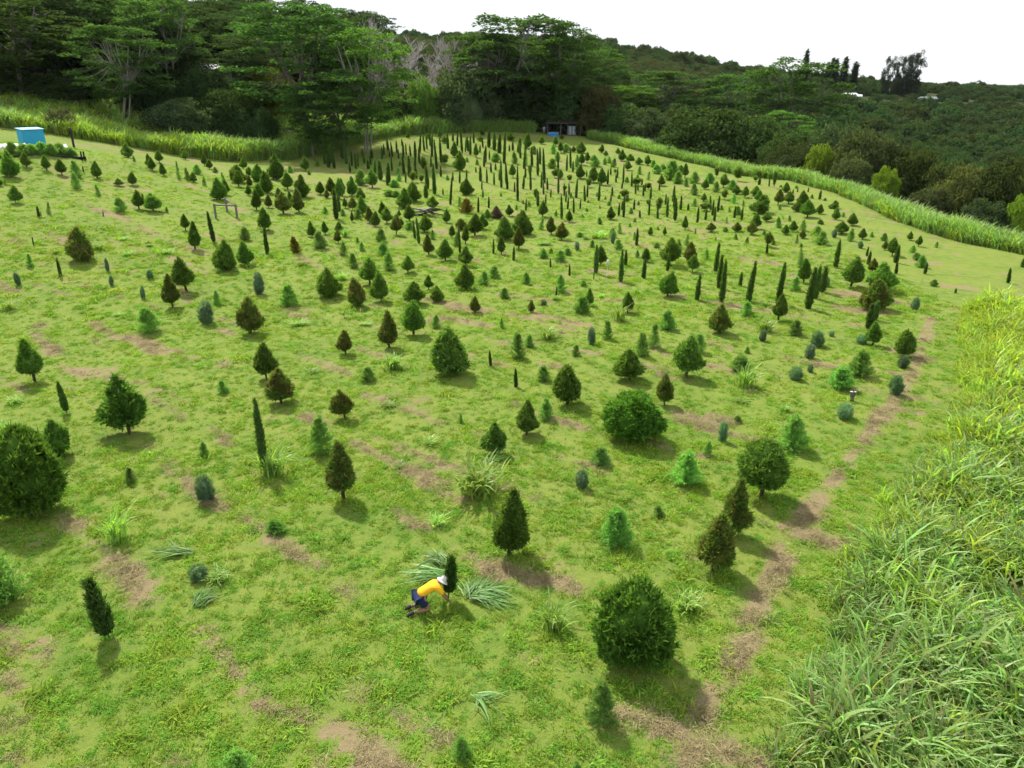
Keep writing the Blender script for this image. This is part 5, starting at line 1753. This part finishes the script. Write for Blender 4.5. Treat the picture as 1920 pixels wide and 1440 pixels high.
for s in (1, -1):
    skin_obj('sock', [[(None, (-.24, .133 * s, .085), .052), (None, (-.34, .13 * s, .085), .047)]], M['sock'], person, 1)
    bt = skin_obj('boot', [[(None, (-.31, .13 * s, .095), .055), (None, (-.40, .13 * s, .075), .058), (None, (-.47, .13 * s, .045), .05), (None, (-.53, .13 * s, -.01), .04)]], M['boot'], person, 2)
hm = MB()
pr_ = [(.0, .125), (.05, .12), (.085, .10), (.105, .055), (.11, .03), (.108, -.002), (.13, -.012), (.20, -.045), (.203, -.05), (.128, -.022), (.10, -.006)]
q_ = 20
V = [(r * math.cos(j * 6.2832 / q_), r * .95 * math.sin(j * 6.2832 / q_), z) for r, z in pr_ for j in range(q_)]
hm.add(np.array(V), np.array([(i * q_ + j, i * q_ + (j + 1) % q_, (i + 1) * q_ + (j + 1) % q_, (i + 1) * q_ + j) for i in range(len(pr_) - 1) for j in range(q_)]), 0, True)
obj('hat', hm.mesh('hat', M['hat']), person, (.53, 0, .735), (0, R(34), 0), (.84, .84, .9))
hr = MB(); u_ = np.random.default_rng(1)
T, A = np.meshgrid(np.linspace(.0, 1, 7), np.linspace(0, 6.283, 13)[:-1], indexing='ij')
V = np.stack([.097 * np.cos(T * 1.7) * np.cos(A), .095 * np.cos(T * 1.7) * np.sin(A), .095 * np.sin(T * 1.7)], -1).reshape(-1, 3)
hr.add(V, np.array([(i * 12 + j, i * 12 + (j + 1) % 12, (i + 1) * 12 + (j + 1) % 12, (i + 1) * 12 + j) for i in range(6) for j in range(12)]), 0, True)
obj('hair', hr.mesh('hair', M['hair']), person, (.50, 0, .705), (0, R(15), 0))
fe = MB()
for s in (1, -1):
    fe.tube([(.52, .09 * s, .70), (.52, .105 * s, .705), (.515, .11 * s, .685)], [.02, .022, .012], 6)
fe.tube([(.60, 0, .67), (.622, 0, .658), (.618, 0, .645)], [.012, .016, .012], 6)
obj('nose_and_ears', fe.mesh('nose_and_ears', M['skin']), person)

# young cypress the worker tends, on its thin dark stem
kx, ky = -1.76, 16.42
yc = tag(obj('columnar_cypress', None, None, (kx, ky, tz(kx, ky) - .02), (-.05, .10, 0)), 'young columnar cypress on a thin dark stem that the kneeling worker tends', 'cypress', 'planted columnar cypresses')
obj('crown', COLM[4][0], yc, (0, 0, .30), None, (.28, .28, 1.08 / 4), (.06, .115, .028)); scaled_trunk(yc, .016, .6, TRUNK[0])

# cut grass thrown down in fans
def fan(seed, n, L, spread):
    r_ = np.random.default_rng(seed); mb = MB()
    for i in range(n):
        a = r_.normal() * spread; l = L * r_.uniform(.5, 1.1); u = np.linspace(0, 1, 6); b = np.array([r_.normal() * .06, r_.normal() * .09, .03 + .08 * r_.random()])
        bend = r_.normal() * .35
        c = b + np.stack([l * u * np.cos(a + bend * u), l * u * np.sin(a + bend * u), .10 * np.sin(u * 3.0) * r_.random() - .02 * u], -1)
        w = .035 * r_.uniform(.6, 1.3) * np.sin(np.clip(u * 2.5 + .6, 0, 3.14)); sd = np.array([-math.sin(a), math.cos(a), r_.normal() * .5])
        V = np.stack([c + sd * w[:, None] * .5, c - sd * w[:, None] * .5], 1).reshape(-1, 3)
        mb.add(V, np.array([(2 * j, 2 * j + 1, 2 * j + 3, 2 * j + 2) for j in range(5)]), 0)
    return mb.mesh('cut_grass', M['blade'])
for i, ((cx, cy), ang, L, n, spr, lab) in enumerate((
        ((-1.91, 17.92), 150, 1.0, 44, .28, 'fan of cut grass lying behind the worker\'s hat'),
        ((-1.91, 17.34), 172, 1.35, 52, .25, 'long fan of cut grass lying behind the worker\'s back'),
        ((-1.18, 16.51), 60, 1.0, 60, .6, 'heap of pale cut grass between the young cypress and the tall dark cypress'),
        ((-0.96, 16.62), 15, 1.2, 46, .35, 'swath of cut grass spread beyond the young cypress'),
        ((-1.10, 16.46), -12, 1.25, 60, .18, 'swath of cut grass pointing away from the worker\'s hands'),
        ((-9.69, 18.59), 175, 1.5, 34, .12, 'thin line of cut grass on the open slope'),
        ((-8.54, 16.12), 70, .85, 52, .3, 'fan of cut grass lying above a brown heap of clippings'),
        ((-0.80, 12.90), -40, .8, 18, .8, 'few scattered cut grass blades near the bottom edge'))):
    o = obj('cut_grass', fan(500 + i, n, L, spr), None, (cx, cy, tz(cx, cy) + .02), (0, 0, R(ang)), None, (.20, .34, .11))
    tag(o, lab, 'cut grass', 'cut grass lying on the turf')

# ---------------------------------------------------------------- small built things
M['blue'] = plain_mat('blue_painted_metal', (.03, .36, .62), .5, .06, 2)
M['blue_roof'] = plain_mat('pale_blue_roof', (.22, .50, .70), .5, .06, 2)
M['blue_plastic'] = plain_mat('blue_plastic', (.02, .22, .62), .45, .08, 3)
M['wood'] = plain_mat('weathered_grey_wood', (.16, .14, .13), .9, .3, 9)
M['dark_wood'] = plain_mat('dark_wood', (.035, .032, .035), .8, .4, 7)
M['black'] = plain_mat('black_plastic', (.012, .012, .014), .6, .3, 6)
M['soil'] = plain_mat('red_brown_soil', (.16, .075, .04), .95, .3, 6)
M['white'] = plain_mat('white_sheet', (.55, .57, .58), .6, .08, 4)
M['rust'] = plain_mat('rusted_sheet', (.05, .035, .035), .8, .3, 5)
M['grey'] = plain_mat('grey_panel', (.16, .19, .21), .7, .2, 4)
M['glass'] = plain_mat('dark_glass', (.03, .04, .05), .15, .1, 3, spec=.6)
M['wall_paint'] = plain_mat('house_wall_paint', (.45, .52, .55), .8, .1, 2)
M['roof_metal'] = plain_mat('white_metal_roof', (.74, .75, .77), .5, .06, 1.5)
M['red'] = plain_mat('dark_red_paint', (.25, .05, .04), .7, .15, 4)

def bx(name, parent, lo, hi, mat, bevel=0):
    m = MB(); m.box(lo, hi); return obj(name, m.mesh(name, mat), parent)

sx, sy = -57.37, 91.95
shed = tag(obj('blue_shed', None, None, (sx, sy, tz(sx, sy) - .1), (0, 0, R(52))), 'small bright blue metal shed with pale flat roof on the left slope', 'shed')
bx('wall', shed, (-1.15, -.85, 0), (1.15, .85, 1.75), M['blue'])
for i in range(8):
    bx('wall_panel', shed, (-1.13 + i * .285, -.885, .03), (-1.13 + i * .285 + .255, -.853, 1.7), M['blue'])
for i in range(6):
    bx('wall_panel', shed, (-1.185, -.83 + i * .28, .03), (-1.153, -.83 + i * .28 + .255, 1.7), M['blue'])
r_ = MB(); r_.add([(-1.25, -.97, 1.78), (1.25, -.97, 1.78), (1.25, .95, 1.92), (-1.25, .95, 1.92), (-1.25, -.97, 1.84), (1.25, -.97, 1.84), (1.25, .95, 1.98), (-1.25, .95, 1.98)], np.array([(0, 3, 2, 1), (4, 5, 6, 7), (0, 1, 5, 4), (1, 2, 6, 5), (2, 3, 7, 6), (3, 0, 4, 7)]))
obj('roof', r_.mesh('roof', M['blue_roof']), shed)

# raised nursery bed with black edging
ax, ay = -54.33, 79.87
bx2, by2 = -48.03, 86.07
ang = math.atan2(by2 - ay, bx2 - ax); Lb = math.hypot(bx2 - ax, by2 - ay)
bed = tag(obj('nursery_bed', None, None, (ax, ay, tz((ax + bx2) / 2, (ay + by2) / 2) - .1), (0, math.atan2(tz(ax, ay) - tz(bx2, by2), Lb), ang)), 'long raised nursery bed edged with black plastic below the blue shed', 'plant bed')
bed.location.z = tz(ax, ay) - .05
bx('soil', bed, (0, .07, -.6), (Lb, 4.6, .32), M['soil'])
for i in range(7):
    bx('edging', bed, (i * Lb / 7 + .02, -.02, -.4), ((i + 1) * Lb / 7 - .02, .066, .42 + .03 * (i % 3)), M['black'])
for (px_, lab) in (((-54.53, 81.90), 'white sheet cut off by the edge behind the nursery bed'), ((-53.40, 82.48), 'white plastic sheet stretched over the nursery bed'), ((-50.63, 86.29), 'small white sheet among the nursery bed plants')):
    w_ = 1.6 if 'stretched' in lab else .9
    m = MB(); T, A = np.meshgrid(np.linspace(0, 1, 9), np.linspace(0, 1, 5), indexing='ij')
    V = np.stack([(T - .5) * w_ * 1.4, A * .8, .55 + .35 * A + .05 * np.sin(T * 14)], -1).reshape(-1, 3)
    m.add(V, np.array([(i * 5 + j, i * 5 + j + 1, (i + 1) * 5 + j + 1, (i + 1) * 5 + j) for i in range(8) for j in range(4)]), 0, True)
    o = tag(obj('white_sheet', m.mesh('white_sheet', M['white']), None, (px_[0], px_[1], tz(*px_)), (0, 0, ang)), lab, 'sheet', 'white sheets on the nursery bed')
    md = o.modifiers.new('thickness', 'SOLIDIFY'); md.thickness = .012

def stake(px_, h, r, mat, lab, name='stake'):
    m = MB(); m.tube([(0, 0, -.1), (.01, 0, h * .5), (.02, 0, h)], [r, r, r * .9], 6); m.tube([(.02, 0, h), (.02, 0, h + .01)], [r * .9, .001], 6)
    return tag(obj(name, m.mesh(name, mat), None, (px_[0], px_[1], tz(*px_)), (0, 0, 0)), lab, 'stake', 'stakes and posts in the field')
stake((-48.23, 85.47), .95, .09, M['black'], 'black post at the end of the nursery bed, nearer the shed', 'post')
stake((-48.12, 85.80), .95, .09, M['black'], 'black post at the end of the nursery bed, outermost of two', 'post')
stake((-39.78, 62.62), .45, .035, M['red'], 'short red stake beside a slim cypress on the far left slope')
stake((-36.05, 65.37), .4, .05, M['dark_wood'], 'short dark stake below the bushy cypress on the left slope')
stake((-36.66, 55.95), .6, .05, M['dark_wood'], 'dark crooked stake left of the lone brown-topped cypress')
stake((-45.97, 81.26), .7, .07, M['dark_wood'], 'dark post beside a tree below the nursery bed')
stake((6.00, 52.72), .5, .04, M['dark_wood'], 'short dark stake left of the white marker pole')
stake((-54.85, 96.02), 2.3, .14, M['dark_wood'], 'dark tree stem standing at the edge of the pale grass bank', 'post')

px_ = (6.59, 50.13)
mp = tag(obj('marker_pole', None, None, (px_[0], px_[1], tz(*px_))), 'slender white pole with a white cap standing in the middle of the field', 'pole')
m = MB(); m.tube([(0, 0, -.1), (.03, 0, 1.0), (.06, 0, 1.75)], [.016, .014, .014], 8); obj('pole', m.mesh('pole', M['white']), mp)
m = MB(); m.tube([(.06, 0, 1.7), (.065, 0, 1.8), (.07, 0, 2.02), (.07, 0, 2.05)], [.03, .085, .08, .005], 10); obj('cap', m.mesh('cap', M['white']), mp)

px_ = (15.18, 30.03)
st = tag(obj('sawn_stump', None, None, (px_[0], px_[1], tz(*px_))), 'sawn forked tree stump with pale cut tops beside the round blue juniper', 'stump')
m = MB(); m.tube([(0, 0, -.1), (0, 0, .2), (-.06, 0, .46)], [.1, .085, .07], 9); m.tube([(0, 0, .15), (.07, 0, .3), (.10, 0, .45)], [.07, .06, .055], 9); obj('trunk', m.mesh('trunk', M['bark']), st)
for (cx, cz, r0) in ((-.06, .462, .068), (.10, .452, .053)):
    m = MB(); m.tube([(cx, 0, cz), (cx, 0, cz + .006), (cx, 0, cz + .007)], [r0, r0, .001], 9); obj('cut_face', m.mesh('cut_face', M['white']), st)

# wooden frame
p1, p2, p3 = (-27.75, 69.40), (-26.09, 70.29), (-27.91, 72.77)
fr = tag(obj('wooden_frame', None, None, (p1[0], p1[1], tz(*p1))), 'grey wooden frame of three posts and two rails on the slope', 'fence')
tops = []
for q in (p1, p2, p3):
    l = (q[0] - p1[0], q[1] - p1[1], tz(*q) - tz(*p1)); m = MB(); m.box((l[0] - .08, l[1] - .08, l[2] - .2), (l[0] + .08, l[1] + .08, l[2] + 1.35)); obj('post', m.mesh('post', M['wood']), fr); tops.append(l)
for a, b in ((0, 1), (2, 1)):
    m = MB(); m.tube([(tops[a][0], tops[a][1], tops[a][2] + 1.22), (tops[b][0], tops[b][1], tops[b][2] + 1.22)], [.07, .07], 4); obj('rail', m.mesh('rail', M['wood']), fr)

# pile of dark boards
px_ = (-8.72, 78.16)
pile = tag(obj('board_pile', None, None, (px_[0], px_[1], tz(*px_))), 'pile of dark boards and scrap lying among the bushes in the upper field', 'board pile')
u_ = random.Random(4)
for i in range(14):
    m = MB(); L = u_.uniform(1.2, 2.6); m.box((-L / 2, -.12, -.03), (L / 2, .12, .03))
    obj('plank', m.mesh('plank', M['white'] if i == 11 else M['dark_wood']), pile, (u_.uniform(-1.2, 1.2), u_.uniform(-.8, .8), .06 + i * .055), (u_.gauss(0, .12), u_.gauss(0, .12), u_.uniform(-.6, .6)))

# dark open shack under the trees
px_ = (10.17, 146.94)
sh = tag(obj('shack', None, None, (px_[0], px_[1] + 4.5, tz(px_[0], px_[1] + 4.5) - .4), (0, 0, R(-4))), 'dark open shack with a flat metal roof in the shade of the tall trees', 'shack')
bx('back_wall', sh, (-3.2, 1.9, 0), (3.2, 2.0, 2.3), M['dark_wood'])
bx('side_wall', sh, (-3.2, -1.6, 0), (-3.1, 1.898, 2.3), M['dark_wood'])
bx('side_wall', sh, (3.1, -1.6, 0), (3.2, 1.898, 2.3), M['dark_wood'])
for xx in (-3.15, -.6, .75, 3.15): bx('post', sh, (xx - .06, -1.86, 0), (xx + .06, -1.74, 2.35), M['wood'])
m = MB(); m.add([(-3.6, -2.2, 2.42), (3.4, -2.2, 2.42), (3.4, 2.4, 2.75), (-3.6, 2.4, 2.75), (-3.6, -2.2, 2.5), (3.4, -2.2, 2.5), (3.4, 2.4, 2.83), (-3.6, 2.4, 2.83)], np.array([(0, 3, 2, 1), (4, 5, 6, 7), (0, 1, 5, 4), (1, 2, 6, 5), (2, 3, 7, 6), (3, 0, 4, 7)])); obj('roof', m.mesh('roof', M['rust']), sh)
pn = bx('front_panel', sh, (.85, -1.82, .35), (2.35, -1.77, 2.0), M['grey'])
for i in range(6): bx('slat', pn, (.92 + i * .235, -1.86, .45), (1.05 + i * .235, -1.823, 1.92), M['wall_paint'] if i % 3 == 1 else M['grey'])
bx('shelf', sh, (-2.9, -.6, .8), (-.8, 0, .88), M['wood'])
px_ = (7.98, 147.81)
bn = tag(obj('blue_bin', None, None, (px_[0], px_[1] + .6, tz(*px_) - .05), (0, 0, R(-10))), 'blue plastic trough standing in front of the dark shack', 'trough')
bx('body', bn, (-.95, -.4, 0), (.95, .4, .6), M['blue_plastic']); bx('rim', bn, (-1.0, -.45, .602), (1.0, .45, .68), M['blue_roof'])
px_ = (6.37, 151.06)
m = MB(); m.tube([(0, 0, 0), (0, 0, .7), (0, 0, .72), (0, 0, 1.05), (0, 0, 1.06)], [.22, .24, .34, .3, .01], 12)
tag(obj('white_drum', m.mesh('white_drum', M['white']), None, (px_[0], px_[1] + 1.5, tz(*px_))), 'small white drum beside the blue trough at the wood edge', 'drum')
px_ = (42.40, 66.18)
m = MB(); T, A = np.meshgrid(np.linspace(0, 1, 7), np.linspace(0, 6.283, 11)[:-1], indexing='ij'); rr = .36 * np.sin(T * 3.0 + .12) * (1 + .15 * np.sin(3 * A)); 
m.add(np.stack([rr * np.cos(A), rr * np.sin(A) * .8, T * .5], -1).reshape(-1, 3), np.array([(i * 10 + j, i * 10 + (j + 1) % 10, (i + 1) * 10 + (j + 1) % 10, (i + 1) * 10 + j) for i in range(6) for j in range(10)]), 0, True)
tag(obj('white_sack', m.mesh('white_sack', M['white']), None, (px_[0], px_[1] - .3, tz(*px_) + .25)), 'white sack dumped at the foot of the grass hedge', 'sack')

# ---------------------------------------------------------------- houses in the distance
def house(px_, w, d, h, rot, lab, wall, roof, lift=0.):
    e = tag(obj('house', None, None, (px_[0], px_[1], tz(*px_) + lift), (0, 0, R(rot))), lab, 'house')
    wl = bx('wall', e, (-w / 2, -d / 2, -1.5), (w / 2, d / 2, h), wall)
    m = MB(); o = .7; rh = w * .12
    m.add([(-w / 2 - o, -d / 2 - o, h + .02), (w / 2 + o, -d / 2 - o, h + .02), (w / 2 + o, d / 2 + o, h + .02), (-w / 2 - o, d / 2 + o, h + .02), (-w / 2 - o, 0, h + rh + .3), (w / 2 + o, 0, h + rh + .3)],
          [np.array([(0, 1, 5, 4), (2, 3, 4, 5), (3, 2, 1, 0)]), np.array([(1, 2, 5), (3, 0, 4)])])
    obj('roof', m.mesh('roof', roof), e)
    n = max(2, int(w / 2.4))
    for i in range(n):
        x0 = -w / 2 + (i + .5) * w / n
        wi = bx('window', e, (x0 - .55, -d / 2 - .05, h * .38), (x0 + .55, -d / 2 - .003, h * .82), M['white'])
        bx('pane', wi, (x0 - .47, -d / 2 - .07, h * .41), (x0 + .47, -d / 2 - .053, h * .79), M['glass'])
house((-61.1, 168.0), 8, 5, 2.6, 8, 'house with a white metal roof among the trees above the slope', M['wall_paint'], M['roof_metal'], .3)
house((212.9, 402.0), 6.5, 5, 2.6, -12, 'pale blue house with a grey roof on the far ridge beside the tall dark trees', M['wall_paint'], M['grey'], -.7)
house((172.6, 402.0), 5.5, 5, 2.6, 10, 'white-roofed house half hidden on the far ridge below thin pines', M['white'], M['roof_metal'], -1.1)
house((177.2, 405.0), 4.5, 4, 2.0, -20, 'small white-roofed outbuilding beside the half hidden ridge house', M['white'], M['roof_metal'], -1.1)

# ---------------------------------------------------------------- air between the camera and the far ridges
hz, nt, out = new_mat('haze')
pv = N(nt, 'ShaderNodeVolumePrincipled', Density=.000025, Anisotropy=.2)
pv.inputs['Color'].default_value = (.86, .93, 1.0, 1)
nt.links.new(pv.outputs[0], out.inputs['Volume'])
m = MB(); zlo = float(GZ2.min()) - 1; m.box((-3200, -1600, zlo), (3200, 5200, float(GZ2.max()) + 40))
HAZE = True
if HAZE:
    o = obj('haze', m.mesh('haze', hz)); tag(o, kind='stuff')
